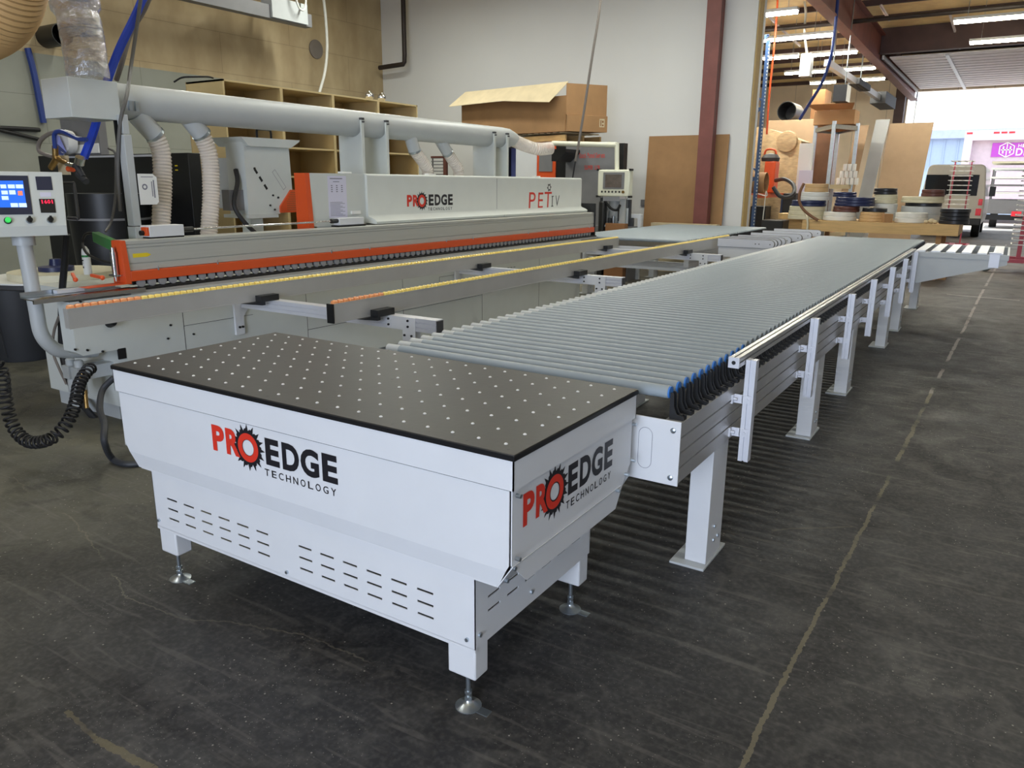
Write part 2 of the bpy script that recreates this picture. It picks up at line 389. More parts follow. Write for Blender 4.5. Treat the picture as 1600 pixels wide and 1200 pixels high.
    for a, b in (((-4.749, 1.998), (-3.687, 1.824)), ((-3.687, 1.824), (-2.899, 1.575)), ((-2.899, 1.575), (-2.59, 1.601)), ((-2.59, 1.601), (-2.096, 1.789)), ((-2.096, 1.789), (-1.396, 1.808))):
        base = line(a, b, 0.004, S(128, 122, 108), 0.42, base, 0.9, 0.40)
    base = line((-0.7, 14.285), (0.3, 14.18), 0.02, S(190, 184, 176), 0.7, base, 0.1)
    base = line((-0.494, 9.3), (1.5, 9.29), 0.015, S(44, 42, 42), 0.7, base, 0.1)
    base = line((-0.8, 3.74), (-0.46, 4.02), 0.008, S(110, 104, 90), 0.4, base, 0.6)
    p.inputs['Specular IOR Level'].default_value = 0.4
    L.new(base, p.inputs['Base Color'])
    L.new(ramp(noise(3, 5), 0.3, 0.8, (0.55, 0.55, 0.55, 1), (0.78, 0.78, 0.78, 1)), p.inputs['Roughness'])
    bp = N.new('ShaderNodeBump'); bp.inputs['Strength'].default_value = 0.12; bp.inputs['Distance'].default_value = 0.01; L.new(noise(30, 6), bp.inputs['Height']); L.new(bp.outputs[0], p.inputs['Normal'])
    return m
def tan_wall_mat():
    m = bpy.data.materials.new('tan_and_green_wall'); m.use_nodes = True; nt = m.node_tree; N = nt.nodes; L = nt.links; p = N['Principled BSDF']
    geo = N.new('ShaderNodeNewGeometry'); sep = N.new('ShaderNodeSeparateXYZ'); L.new(geo.outputs['Position'], sep.inputs[0])
    n1 = N.new('ShaderNodeTexNoise'); n1.inputs['Scale'].default_value = 0.8; n1.inputs['Detail'].default_value = 6; L.new(geo.outputs['Position'], n1.inputs['Vector'])
    mp = N.new('ShaderNodeMapping'); mp.inputs['Scale'].default_value = (1, 0.9, 0.5); L.new(geo.outputs['Position'], mp.inputs[0])
    n2 = N.new('ShaderNodeTexNoise'); n2.inputs['Scale'].default_value = 2; n2.inputs['Detail'].default_value = 6; L.new(mp.outputs[0], n2.inputs['Vector'])
    def rp(v, a, b, ca, cb):
        r = N.new('ShaderNodeValToRGB'); r.color_ramp.elements[0].position = a; r.color_ramp.elements[1].position = b
        r.color_ramp.elements[0].color = ca; r.color_ramp.elements[1].color = cb; L.new(v, r.inputs[0]); return r.outputs[0]
    up = rp(n2.outputs[0], 0.3, 0.75, S(160, 140, 106), S(192, 174, 138)); lo = rp(n1.outputs[0], 0.3, 0.7, S(134, 136, 124), S(152, 154, 144))
    gt = N.new('ShaderNodeMath'); gt.operation = 'GREATER_THAN'; gt.inputs[1].default_value = 3.69; L.new(sep.outputs['Z'], gt.inputs[0])
    mx = N.new('ShaderNodeMix'); mx.data_type = 'RGBA'; L.new(gt.outputs[0], mx.inputs[0]); L.new(lo, mx.inputs[6]); L.new(up, mx.inputs[7])
    br = N.new('ShaderNodeTexBrick'); br.inputs['Scale'].default_value = 1; br.inputs['Mortar Size'].default_value = 0.006; br.inputs['Brick Width'].default_value = 3.6; br.inputs['Row Height'].default_value = 0.76
    br.inputs['Color1'].default_value = (1, 1, 1, 1); br.inputs['Color2'].default_value = (1, 1, 1, 1); br.inputs['Mortar'].default_value = (0.5, 0.5, 0.5, 1)
    cb = N.new('ShaderNodeCombineXYZ'); L.new(sep.outputs['Y'], cb.inputs[0]); L.new(sep.outputs['Z'], cb.inputs[1]); L.new(cb.outputs[0], br.inputs['Vector'])
    mu = N.new('ShaderNodeMix'); mu.data_type = 'RGBA'; mu.blend_type = 'MULTIPLY'; mu.inputs[0].default_value = 0.6
    L.new(mx.outputs[2], mu.inputs[6]); L.new(br.outputs[0], mu.inputs[7]); L.new(mu.outputs[2], p.inputs['Base Color']); p.inputs['Roughness'].default_value = 0.8
    return m
def sheet_mat(name, color, vec, width, mortar=0.02):
    m = mat(name, color, 0.7, var=0.06, scale=1.5); nt = m.node_tree; N = nt.nodes; L = nt.links; p = N['Principled BSDF']
    src = p.inputs['Base Color'].links[0].from_socket; geo = N.new('ShaderNodeNewGeometry'); sep = N.new('ShaderNodeSeparateXYZ'); L.new(geo.outputs['Position'], sep.inputs[0])
    a = N.new('ShaderNodeMath'); a.operation = 'MODULO'; a.inputs[1].default_value = width
    ad = N.new('ShaderNodeMath'); ad.operation = 'ADD'; ad.inputs[1].default_value = 100 * width; L.new(sep.outputs[vec], ad.inputs[0]); L.new(ad.outputs[0], a.inputs[0])
    lt = N.new('ShaderNodeMath'); lt.operation = 'LESS_THAN'; lt.inputs[1].default_value = mortar; L.new(a.outputs[0], lt.inputs[0])
    mx = N.new('ShaderNodeMix'); mx.data_type = 'RGBA'; L.new(lt.outputs[0], mx.inputs[0]); L.new(src, mx.inputs[6]); mx.inputs[7].default_value = tuple(c * 0.6 for c in color[:3]) + (1,)
    L.new(mx.outputs[2], p.inputs['Base Color']); return m

# ============================================================ THE SETTING
MATS['floor_mat'] = floor_mat(); MATS['tan_wall'] = tan_wall_mat()
sheet_mat('far_wall_board', S(246, 228, 204), 'X', 1.22)
sheet_mat('far_white_board', S(196, 197, 199), 'X', 2.44, 0.004)
XW, YW, YF, XR = -13.8, 15.6, 36.0, 4.5
struct('floor', MB().box(XW - 1, XR + 1, -7.2, 36.6, -0.2, 0), 'floor_mat', smooth=0)
struct('wall_left', MB().box(XW - 0.2, XW, -7, YF, 0, 7), 'tan_wall', smooth=0)
struct('wall_right', MB().box(XR, XR + 0.2, -7, YF, 0, 7), 'far_white_board', smooth=0)
b = MB(); b.box(XW, -1.4, -7.2, -7, 0, 7); b.box(2.8, XR, -7.2, -7, 0, 7); b.box(-1.4, 2.8, -7.2, -7, 5.0, 7)
struct('wall_rear', b, 'far_white_board', smooth=0)
# partition wall: drywall front and back on wooden studs, its end open
struct('wall_partition', MB().box(XW, -4.52, YW, YW + 0.03, 0, 7), 'drywall', smooth=0)
struct('trim_1', MB().box(-4.53, -4.50, YW + 0.03, YW + 0.33, 0, 7), 'stud_wood', smooth=0)
struct('trim_2', MB().box(-4.60, -4.49, YW + 0.33, YW + 0.45, 0, 7), 'white_paint', smooth=0)
struct('wall_partition_back', MB().box(XW, -4.60, YW + 0.34, YW + 0.38, 0, 7), 'drywall', smooth=0)
# far wall with the doorway
DX0, DX1, DZ = -4.15, 2.9, 5.33
b = MB(); b.box(XW, DX0, YF, YF + 0.25, 0, 6.6); b.box(DX1, XR, YF, YF + 0.25, 0, 6.6); b.box(DX0, DX1, YF, YF + 0.25, DZ, 6.6)
struct('wall_far', b, 'far_wall_board', smooth=0)
# ceiling: insulated roof over purlins, tilted a little
def cz(y): return 6.35 if y < 15 else 6.35 - (y - 15) * 0.022
b = MB(); b.prism([(-7.2, 6.35), (15, 6.35), (YF + 0.3, cz(YF)), (YF + 0.3, cz(YF) + 0.2), (15, 6.6), (-7.2, 6.6)], 'x', XW - 0.2, XR + 0.2)
struct('ceiling', b, 'insulation', smooth=0)
k = 1
y = 16.9
while y < 35.5:
    z = cz(y)
    b = MB(); b.box(XW, XR, y, y + 0.03, z - 0.12, z - 0.001); b.box(XW, XR, y, y + 0.08, z - 0.135, z - 0.12)
    struct('trim_%d' % (k + 10), b, 'purlin_steel', smooth=0); k += 1; y += 1.85
# deep rafter along the hall and the beam above the open door
b = MB()
for (xa, xb, za, zb) in ((-3.93, -3.91, 5.0, 6.15), (-4.05, -3.79, 4.98, 5.02), (-4.05, -3.79, 6.0, 6.04)):
    b.prism([(16, za + 0.3), (YF, za), (YF, zb - 0.35), (16, zb)] if za == 5.0 else ([(16, za + 0.3), (YF, za), (YF, zb), (16, zb + 0.3)] if za < 5.9 else [(16, 6.1), (YF, 5.7), (YF, 5.74), (16, 6.14)]), 'x', xa, xb)
struct('trim_30', b, 'red_steel', smooth=0)
b = MB(); b.box(-3.9, XR, 26.0, 26.03, 5.42, 6.1); b.box(-3.9, XR, 25.9, 26.14, 5.40, 5.43)
struct('trim_31', b, 'purlin_steel', smooth=0)
struct('trim_32', MB().box(-4.55, -4.2, YF - 0.45, YF - 0.05, 0, 5.6), 'purlin_steel', smooth=0)
# pipe run under the roof
struct('trim_33', MB().cyl((XW, 21.5, 5.55), (XR, 21.5, 5.55), 0.055), 'pipe_iron')
# open sectional door lying under the roof
b = MB(); y = 26.6
while y < 35.6:
    b.box(-3.7, 2.8, y, y + 0.46, 5.36, 5.40); b.box(-3.7, 2.8, y + 0.46, y + 0.60, 5.43, 5.46); y += 0.60
dr = struct('door_1', b, 'corrugated', smooth=0)
b = MB()
for x in (-2.2, 0.2, 2.0):
    b.box(x - 0.05, x + 0.05, 26.6, 35.9, 5.325, 5.355)
t = b.build('door_brace', 'alu_pale', dr, smooth=0)
b = MB()
for x in (-3.85, 2.82): b.box(x, x + 0.05, 26.2, 35.95, 5.28, 5.40); b.box(x, x + 0.05, 35.9, 35.95, 0, 5.3)
b.build('door_track', 'alu', dr, smooth=0)
# steel column before the white wall
b = MB(); cx, cy = -5.2, 15.25
b.box(cx - 0.15, cx + 0.13, cy - 0.1, cy - 0.085, 0, 6.34); b.box(cx - 0.15, cx + 0.13, cy + 0.085, cy + 0.1, 0, 6.34); b.box(cx + 0.05, cx + 0.12, cy - 0.085, cy + 0.085, 0, 6.34)
b.box(cx - 0.15, cx + 0.15, cy - 0.3, cy + 0.3, 0, 0.02)
t = struct('trim_40', b, 'red_steel', smooth=0)
# outside ground
struct('ground', MB().box(-40, 40, 36.6, 120, -0.2, -0.01), 'asphalt', smooth=0)

# ============================================================ BALL TRANSFER TABLE
tb = thing('outfeed_table', 'white table with black ball-studded top and logos, at the conveyor near end', 'table', (-2.08, 2.165, 0))
X0, X1, Y0, Y1, ZT = -3.078, -1.088, 1.73, 2.60, 0.955
MB().box(X0, X1, Y0, Y1, ZT - 0.018, ZT).build('table_top', 'board_top', tb, bevel=0.002)
MB().box(X0 - 0.002, X1 + 0.002, Y0 - 0.002, Y1 + 0.002, ZT - 0.019, ZT - 0.004).build('edge_band', 'black_edge', tb)
balls = []
for j in range(8):
    for i in range(20): balls.append((-3.016 + i * 0.0977, 1.799 + j * 0.1065))
balls.sort(key=lambda p: p[0] ** 2 + p[1] ** 2)
b0 = MB().ball((balls[0][0], balls[0][1], ZT + 0.0005), 0.0062, 10, 0.7).build('transfer_ball', 'label_white', tb)
for p in balls[1:100]: dup_part(b0, tb, (p[0] - balls[0][0], p[1] - balls[0][1], 0))
b = MB()
for p in balls[100:]: b.ball((p[0], p[1], ZT + 0.0005), 0.0062, 10, 0.7)
tag(b.build('transfer_balls', 'label_white', tb), kind='stuff')
b = MB()
for i in range(14):
    b.cyl((-3.04 + i * 0.147, 1.765, ZT + 0.0002), (-3.04 + i * 0.147, 1.765, ZT + 0.0006), 0.005)
    b.cyl((-3.04 + i * 0.147, 2.575, ZT + 0.0002), (-3.04 + i * 0.147, 2.575, ZT + 0.0006), 0.005)
for i in range(10): b.cyl((-2.9 + i * 0.19, 2.05 + 0.3 * ((i * 37) % 10) / 10, ZT + 0.0002), (-2.9 + i * 0.19, 2.05 + 0.3 * ((i * 37) % 10) / 10, ZT + 0.0006), 0.006)
b.build('screw_hole', 'black_edge', tb)
# upper skirt, then hopper-shaped skirt
b = MB()
b.box(X0 + .002, X1 - .002, Y0 + .002, Y0 + .006, 0.843, ZT - .018); b.box(X0 + .002, X1 - .002, Y1 - .006, Y1 - .002, 0.843, ZT - .018)
b.box(X0 + .002, X0 + .006, Y0 + .002, Y1 - .002, 0.843, ZT - .018); b.box(X1 - .006, X1 - .002, Y0 + .002, Y1 - .002, 0.843, ZT - .018)
b.build('upper_skirt', 'white_paint', tb)
fl = [(-3.058, 0.842), (-1.108, 0.842), (-1.108, 0.60), (-1.155, 0.515), (-3.006, 0.515), (-3.058, 0.62)]
MB().prism([(-3.058, 0.8385), (-1.108, 0.8385), (-1.108, 0.60), (-1.119, 0.58), (-3.034, 0.58), (-3.058, 0.62)], 'y', Y0 + .008, Y0 + .012).build('front_panel', 'white_paint', tb)
b = MB(); b.add([(-3.034, Y0 + .008, 0.58), (-1.119, Y0 + .008, 0.58), (-1.155, Y0 + .021, 0.512), (-2.998, Y0 + .021, 0.512), (-3.034, Y0 + .012, 0.58), (-1.119, Y0 + .012, 0.58), (-1.155, Y0 + .025, 0.512), (-2.998, Y0 + .025, 0.512)], [(0, 1, 2, 3), (7, 6, 5, 4), (0, 4, 5, 1), (1, 5, 6, 2), (2, 6, 7, 3), (3, 7, 4, 0)]); b.build('front_panel_fold', 'white_paint', tb, smooth=0)
MB().prism(fl, 'y', Y1 - .012, Y1 - .008).build('rear_panel', 'white_paint', tb)
sd = [(Y0 + .012, 0.935), (Y1 - .012, 0.935), (Y1 - .012, 0.66), (Y1 - .07, 0.60), (Y1 - .13, 0.515), (Y0 + .1, 0.515), (Y0 + .012, 0.60)]
for xx in (X0 + .012, X1 - .016): MB().prism([(a, min(c, 0.842)) for a, c in sd], 'x', xx, xx + 0.004).build('side_panel', 'white_paint', tb)
b = MB(); b.prism([(X1 - .010, 0.60), (X1 - .006, 0.60), (-1.15, 0.515), (-1.154, 0.515)], 'y', Y0 + .012, Y1 - .1); b.box(-2.98, -1.16, Y0 + .02, Y1 - .02, 0.51, 0.516)
b.build('bottom_panel', 'white_paint', tb)
def bolt_head(b, p, ax, r=0.008, l=0.008):
    d = {'x': (l, 0, 0), 'y': (0, -l, 0), 'z': (0, 0, l)}[ax]; b.cyl(p, (p[0] + d[0], p[1] + d[1], p[2] + d[2]), r, n=8)
for p in ((-1.092, 1.752, 0.825), (-1.092, 1.752, 0.625), (-1.112, 1.76, 0.585), (-1.145, 1.77, 0.53), (-1.09, 2.57, 0.825), (-1.09, 2.575, 0.68), (-1.09, 2.52, 0.64), (-1.1, 2.47, 0.59)):
    b = MB(); bolt_head(b, p, 'x', 0.007, 0.016); b.build('bolt', 'zinc', tb)
logo(tb, (-2.455, Y0 + .0075, 0.658), (1, 0, 0), (0, 0, 1), 0.658, 0.155)
logo(tb, (X1 - .0115, 1.80, 0.660), (0, 1, 0), (0, 0, 1), 0.62, 0.158)
# base with slots: real slots, built as a grid of plates
def slotted(x0, x1, z0, z1, slots, mk):
    """plate with rectangular slots -> list of rects (u0,u1,z0,z1)"""
    xs = sorted(set([x0, x1] + [s[0] for s in slots] + [s[1] for s in slots])); zs = sorted(set([z0, z1] + [s[2] for s in slots] + [s[3] for s in slots]))
    for i in range(len(xs) - 1):
        for j in range(len(zs) - 1):
            cx = (xs[i] + xs[i + 1]) / 2; czz = (zs[j] + zs[j + 1]) / 2
            if not any(s[0] < cx < s[1] and s[2] < czz < s[3] for s in slots): mk(xs[i], xs[i + 1], zs[j], zs[j + 1])
BX0, BX1, BY0, BY1 = -2.925, -1.245, 1.758, 2.56
sl_ = []
for i in range(6):
    for z in (0.402, 0.357, 0.312):
        for o in (-2.832, -2.04): sl_.append((o + i * 0.112, o + i * 0.112 + 0.068, z - 0.004, z + 0.004))
b = MB(); slotted(BX0, BX1, 0.255, 0.52, sl_, lambda a, c, d, e: b.box(a, c, BY0, BY0 + .003, d, e))
b.build('base_front_panel', 'white_paint', tb, smooth=0)
MB().box(BX0, BX1, BY0 + .0, BY0 + .012, 0.243, 0.256).build('base_lip', 'white_paint', tb)
sl2 = []
for i in range(6):
    for z in (0.41, 0.36): sl2.append((1.83 + i * 0.115, 1.9 + i * 0.115, z - 0.004, z + 0.004))
b = MB(); slotted(BY0, BY1, 0.255, 0.52, sl2, lambda a, c, d, e: b.box(BX1 - .003, BX1, a, c, d, e))
b.build('base_side_panel', 'white_paint', tb, smooth=0)
b = MB(); b.box(BX0, BX0 + .003, BY0, BY1, 0.255, 0.52); b.build('base_side_panel', 'white_paint', tb, smooth=0)
MB().box(BX0, BX1, BY1 - .003, BY1, 0.255, 0.52).build('base_rear_panel', 'white_paint', tb)
for lx, ly in ((-2.824, 1.776), (-1.328, 1.785), (-1.328, 2.525), (-2.824, 2.525)):
    sx = 1 if lx < -2 else -1
    ox = BX0 + .004 if sx > 0 else BX1 - .004
    oy = BY0 + .004 if ly < 2 else BY1 - .004; sy = 1 if ly < 2 else -1
    xa, xb = sorted((ox + (0 if sx < 0 else 0), ox + sx * 0.155 * (1 if ly < 2 else 1))); ya, yb = sorted((oy, oy + sy * 0.075))
    xa, xb = sorted((ox, ox + sx * 0.11))
    MB().box(xa, xb, ya, yb, 0.135, 0.50 if ly > 2 else 0.256).build('leg', 'white_paint', tb, bevel=0.006)
    cx, cyy = (xa + xb) / 2, (ya + yb) / 2
    ft = MB().lathe([(0.002, 0.026), (0.012, 0.026), (0.014, 0.02), (0.022, 0.014), (0.038, 0.006), (0.045, 0.003), (0.045, 0.0), (0.002, 0.0)][::-1], (cx, cyy, 0), n=24)
    ft.box(cx + 0.03, cx + 0.085, cyy - 0.016, cyy + 0.016, 0, 0.003); ft.lathe([(0.0135, 0), (0.0135, 0.014)], (cx, cyy, 0.026), n=6); ft.lathe([(0.0135, 0), (0.0135, 0.01)], (cx, cyy, 0.05), n=6)
    f = ft.build('levelling_foot', 'zinc', tb)
    MB().cyl((cx, cyy, 0.02), (cx, cyy, 0.14), 0.008).build('threaded_rod', 'zinc', f)
for p in ((-2.905, BY0, 0.285), (-2.11, BY0, 0.275), (-1.275, BY0, 0.285)):
    b = MB(); bolt_head(b, p, 'y', 0.007, 0.008); b.build('bolt', 'zinc', tb)
for p in ((BX1, 1.78, 0.30), (BX1, 2.1, 0.30), (BX1, 2.54, 0.42)):
    b = MB(); bolt_head(b, p, 'x', 0.007, 0.008); b.build('bolt', 'zinc', tb)

# ============================================================ ROLLER CONVEYOR
ZR = 0.930  # roller axis
def conveyor_rollers(root, xl, xr, y0, n, pitch, near_parts, caps, brackets=True, bl=True):
    """rollers and their black end brackets; nearest near_parts as parts, the rest as stuff"""
    r = MB().cyl((xl + 0.075, y0, ZR), (xr - 0.006, y0, ZR), 0.025, n=20).build('roller', 'roller_grey', root)
    sp = MB().cyl((xl, y0, ZR), (xl + 0.075, y0, ZR), 0.0235, n=16).build('pale_end_sleeve', 'light_grey_paint', r)
    cp = MB().cyl((xr - 0.007, y0, ZR), (xr, y0, ZR), 0.0232, n=20).build('blue_end_cap', 'blue_plastic', r)
    objs = []
    for i in range(1, near_parts):
        c = r.copy(); COL.objects.link(c); c.parent = root; c.location = (0, i * pitch, 0)
        s2 = sp.copy(); COL.objects.link(s2); s2.parent = c
        if i < caps: s2 = cp.copy(); COL.objects.link(s2); s2.parent = c
    b = MB()
    for i in range(near_parts, n): b.cyl((xl, y0 + i * pitch, ZR), (xr, y0 + i * pitch, ZR), 0.025, n=12)
    if n > near_parts: tag(b.build('rollers', 'roller_grey', root), kind='stuff')
def bracket_mb(b, x, y, h0=0.829):
    pr = [(x + .004, h0), (x + 0.062, h0), (x + 0.062, h0 + 0.016), (x + 0.034, h0 + 0.02), (x + 0.022, h0 + 0.045), (x + 0.018, h0 + 0.098), (x + 0.014, h0 + 0.104), (x + 0.004, h0 + 0.104)]
    b.prism(pr, 'y', y - 0.017, y - 0.012); b.prism(pr, 'y', y + 0.012, y + 0.017)
    b.box(x + .004, x + 0.010, y - 0.012, y + 0.012, h0, h0 + 0.085); b.box(x + .004, x + 0.062, y - 0.012, y + 0.012, h0, h0 + 0.008)
    b.cyl((x + 0.045, y, h0 + 0.008), (x + 0.045, y, h0 + 0.02), 0.008, n=8)
cv = thing('roller_conveyor', 'long grey roller conveyor on white legs running away behind the black-topped table', 'conveyor', (-1.7, 2.66, 0))
NR, PIT, YR0 = 115, 0.0865, 2.715
conveyor_rollers(cv, -2.42, -1.0, YR0, NR, PIT, 100, 12)
b0 = MB(); bracket_mb(b0, -1.0, YR0); b0 = b0.build('roller_bracket', 'black_plastic', cv, smooth=0)
for i in range(1, 100):
    c = b0.copy(); COL.objects.link(c); c.parent = cv; c.location = (0, i * PIT, 0)
b = MB()
for i in range(100, NR): bracket_mb(b, -1.0, YR0 + i * PIT)
tag(b.build('roller_brackets', 'black_plastic', cv, smooth=0), kind='stuff')
YE = YR0 + NR * PIT
def extr_beam(b, xo, sgn, y0, y1, z0, z1, wd=0.045, grooves=4):
    """aluminium side beam with open grooves on its outer face"""
    h = (z1 - z0) / (grooves); pts = [(xo - sgn * wd, z0), (xo, z0)]
    for g in range(1, grooves):
        zc = z0 + h * g; pts += [(xo, zc - 0.004), (xo - sgn * 0.009, zc - 0.004), (xo - sgn * 0.009, zc + 0.004), (xo, zc + 0.004)]
    pts += [(xo, z1), (xo - sgn * wd, z1)]; b.prism(pts, 'y', y0, y1)
b = MB(); extr_beam(b, -0.935, 1, 2.664, YE, 0.585, 0.829, 0.07); b.build('side_beam', 'alu', cv, smooth=0)
b = MB(); extr_beam(b, -2.47, -1, 2.664, YE, 0.585, 0.829, 0.07); b.build('side_beam', 'alu', cv, smooth=0)
MB().box(-2.40, -1.02, YE - 0.04, YE, 0.6, 0.82).build('end_plate', 'white_paint', cv)
b = MB(); b.box(-2.475, -0.931, 2.655, 2.663, 0.578, 0.836); ep = b.build('end_plate', 'white_paint', cv, bevel=0.002)
b = MB()
pts = [(-1.07 + 0.028 * math.cos(a), 0.765 + 0.028 * math.sin(a)) for a in [i * PI / 8 for i in range(9)]] + [(-1.07 + 0.028 * math.cos(a), 0.655 + 0.028 * math.sin(a)) for a in [PI + i * PI / 8 for i in range(9)]]
pts = [Vector((u, 2.6548, v)) for u, v in pts]
b.tube(pts, 0.0009, 4, closed=True); b.build('knockout_outline', 'print_grey', ep)
for p in ((-0.96, 2.655, 0.80), (-0.96, 2.655, 0.61)):
    b = MB(); b.lathe([(0.011, 0.0), (0.011, -0.004), (0.006, -0.007)], p, 'y', 12); b.build('bolt', 'zinc', cv)
# legs: portal frames
leg_y = [3.175, 5.375, 6.74, 9.05, 10.22, 12.25]
def portal(root, yl, xa=-2.37, xb=-0.955):
    pf = MB(); pf.box(xa + 0.1, xb - 0.1, yl, yl + 0.05, 0.455, 0.584); pf.build('cross_member', 'white_paint', root, bevel=0.002)
    for x1 in (xb, xa + 0.1):
        b = MB(); b.box(x1 - 0.1, x1, yl, yl + 0.21, 0.012, 0.584)
        l = b.build('leg', 'white_paint', root, bevel=0.003)
        b = MB(); b.box(x1 - 0.155, x1 + 0.008, yl - 0.05, yl + 0.27, 0, 0.012); b.build('foot_plate', 'light_grey_paint', l, bevel=0.002)
        b = MB()
        for dy, z in ((0.09, 0.17), (0.09, 0.10), (0.15, 0.10)): bolt_head(b, (x1, yl + dy, z), 'x', 0.009, 0.006)
        b.build('bolt', 'zinc', l)
for yl in leg_y: portal(cv, yl)
# guide rail with its posts
def rail_profile(b, x0, y0, y1, z0, s=0.045):
    g = 0.004; d = 0.012; c = s / 2
    pts = [(x0, z0), (x0 + c - g, z0), (x0 + c - g, z0 + d), (x0 + c + g, z0 + d), (x0 + c + g, z0), (x0 + s, z0),
           (x0 + s, z0 + c - g), (x0 + s - d, z0 + c - g), (x0 + s - d, z0 + c + g), (x0 + s, z0 + c + g), (x0 + s, z0 + s),
           (x0 + c + g, z0 + s), (x0 + c + g, z0 + s - d), (x0 + c - g, z0 + s - d), (x0 + c - g, z0 + s), (x0, z0 + s)]
    b.prism(pts, 'y', y0, y1)
b = MB(); rail_profile(b, -0.940, 3.235, 10.35, 0.935); gr = b.build('guide_rail', 'alu', cv, smooth=0)
b = MB(); b.box(-0.941, -0.894, 3.229, 3.235, 0.934, 0.981); b.build('end_cap', 'alu_pale', gr)
b = MB(); b.cyl((-0.9175, 3.2285, 0.9575), (-0.9175, 3.2295, 0.9575), 0.009); b.build('end_hole', 'black_plastic', gr)
for i, py in enumerate((3.33, 4.63, 5.86, 6.90, 8.08, 9.12, 10.15)):
    zb = 0.485
    b = MB(); x0 = -0.892; s = 0.045; c = s / 2; g = .004
    pts = [(x0, py), (x0 + c - g, py), (x0 + c - g, py + .01), (x0 + c + g, py + .01), (x0 + c + g, py), (x0 + s, py), (x0 + s, py + s), (x0 + c + g, py + s), (x0 + c + g, py + s - .01), (x0 + c - g, py + s - .01), (x0 + c - g, py + s), (x0, py + s)]
    b.prism(pts, 'z', zb, 0.955); ps = b.build('guide_post', 'alu_pale', cv, smooth=0)
    for z in (0.775, 0.62):
        b = MB(); b.box(x0 - 0.045, x0, py - 0.004, py + 0.002, z - 0.02, z + 0.02); b.box(x0 - 0.003, x0 + s - 0.008, py - 0.004, py, z - 0.018, z + 0.018)
        b.box(x0 - 0.043, x0 - 0.036, py - 0.03, py + 0.002, z - 0.02, z + 0.02); b.cyl((x0 + 0.02, py - 0.012, z), (x0 + 0.02, py, z), 0.006, n=8); b.cyl((x0 - 0.055, py - 0.016, z), (x0 - 0.02, py - 0.016, z), 0.007, n=8)
        b.build('clamp', 'alu_pale', ps)

# ============================================================ SIDE WING AT THE FAR END
wg = thing('extension_wing', 'grey tapered wing with slatted top at the far end of the long conveyor', 'conveyor extension', (-0.4, 10.4, 0))
wy = 10.42
b = MB(); b.prism([(-0.88, 0.885), (0.04, 0.885), (0.04, 0.835), (-0.88, 0.56)], 'y', wy, wy + 0.02); b.build('gusset_panel', 'light_grey_paint', wg)
b = MB(); b.prism([(-0.88, 0.885), (0.04, 0.885), (0.04, 0.835), (-0.88, 0.56)], 'y', wy + 1.43, wy + 1.45); b.build('gusset_panel', 'light_grey_paint', wg)
b = MB(); b.box(-0.93, 0.05, wy - 0.01, wy + 0.02, 0.885, 0.945); b.box(0.03, 0.05, wy, wy + 1.46, 0.885, 0.945); b.box(-0.93, 0.05, wy + 1.44, wy + 1.47, 0.885, 0.945); b.build('rim', 'light_grey_paint', wg)
b = MB(); b.box(-0.93, -0.88, wy - 0.03, wy + 0.03, 0.5, 0.95); b.build('corner_post', 'alu_pale', wg)
for i in range(6):
    MB().box(-0.90 + i * 0.158, -0.90 + i * 0.158 + 0.098, wy + 0.02, wy + 1.43, 0.945, 0.958).build('slat', 'alu_pale', wg)
b = MB(); b.box(-0.14, -0.04, wy - 0.02, wy - 0.01, 0.80, 0.955); b.box(-0.15, -0.03, wy - 0.02, wy + 0.06, 0.958, 0.97); b.build('latch_bracket', 'alu_pale', wg)
b = MB(); b.box(-1.0, -0.87, wy + 0.3, wy + 0.32, 0.0, 0.6)
# leg under the wing stands at the conveyor side
# ============================================================ SECOND CONVEYOR (behind the machine)
c2 = thing('roller_conveyor', 'shorter grey roller conveyor in front of the steel column and cardboard sheet', 'conveyor', (-4.6, 12.4, 0))
n2 = 48
b0 = MB().cyl((-5.55, 10.36, ZR), (-3.72, 10.36, ZR), 0.025, n=14).build('roller', 'roller_grey', c2)
for i in range(1, n2):
    c = b0.copy(); COL.objects.link(c); c.parent = c2; c.location = (0, i * PIT, 0)
b0 = MB(); bracket_mb(b0, -3.72, 10.36); b0 = b0.build('roller_bracket', 'black_plastic', c2, smooth=0)
for i in range(1, n2):
    c = b0.copy(); COL.objects.link(c); c.parent = c2; c.location = (0, i * PIT, 0)
b = MB(); extr_beam(b, -3.66, 1, 10.3, 14.5, 0.585, 0.829, 0.07); b.build('side_beam', 'alu', c2, smooth=0)
b = MB(); extr_beam(b, -5.61, -1, 10.3, 14.5, 0.585, 0.829, 0.07); b.build('side_beam', 'alu', c2, smooth=0)
MB().box(-5.6, -3.68, 10.3, 10.31, 0.70, 0.836).build('end_plate', 'white_paint', c2)
for yl in (10.9, 13.6): portal(c2, yl, -5.6, -3.69)

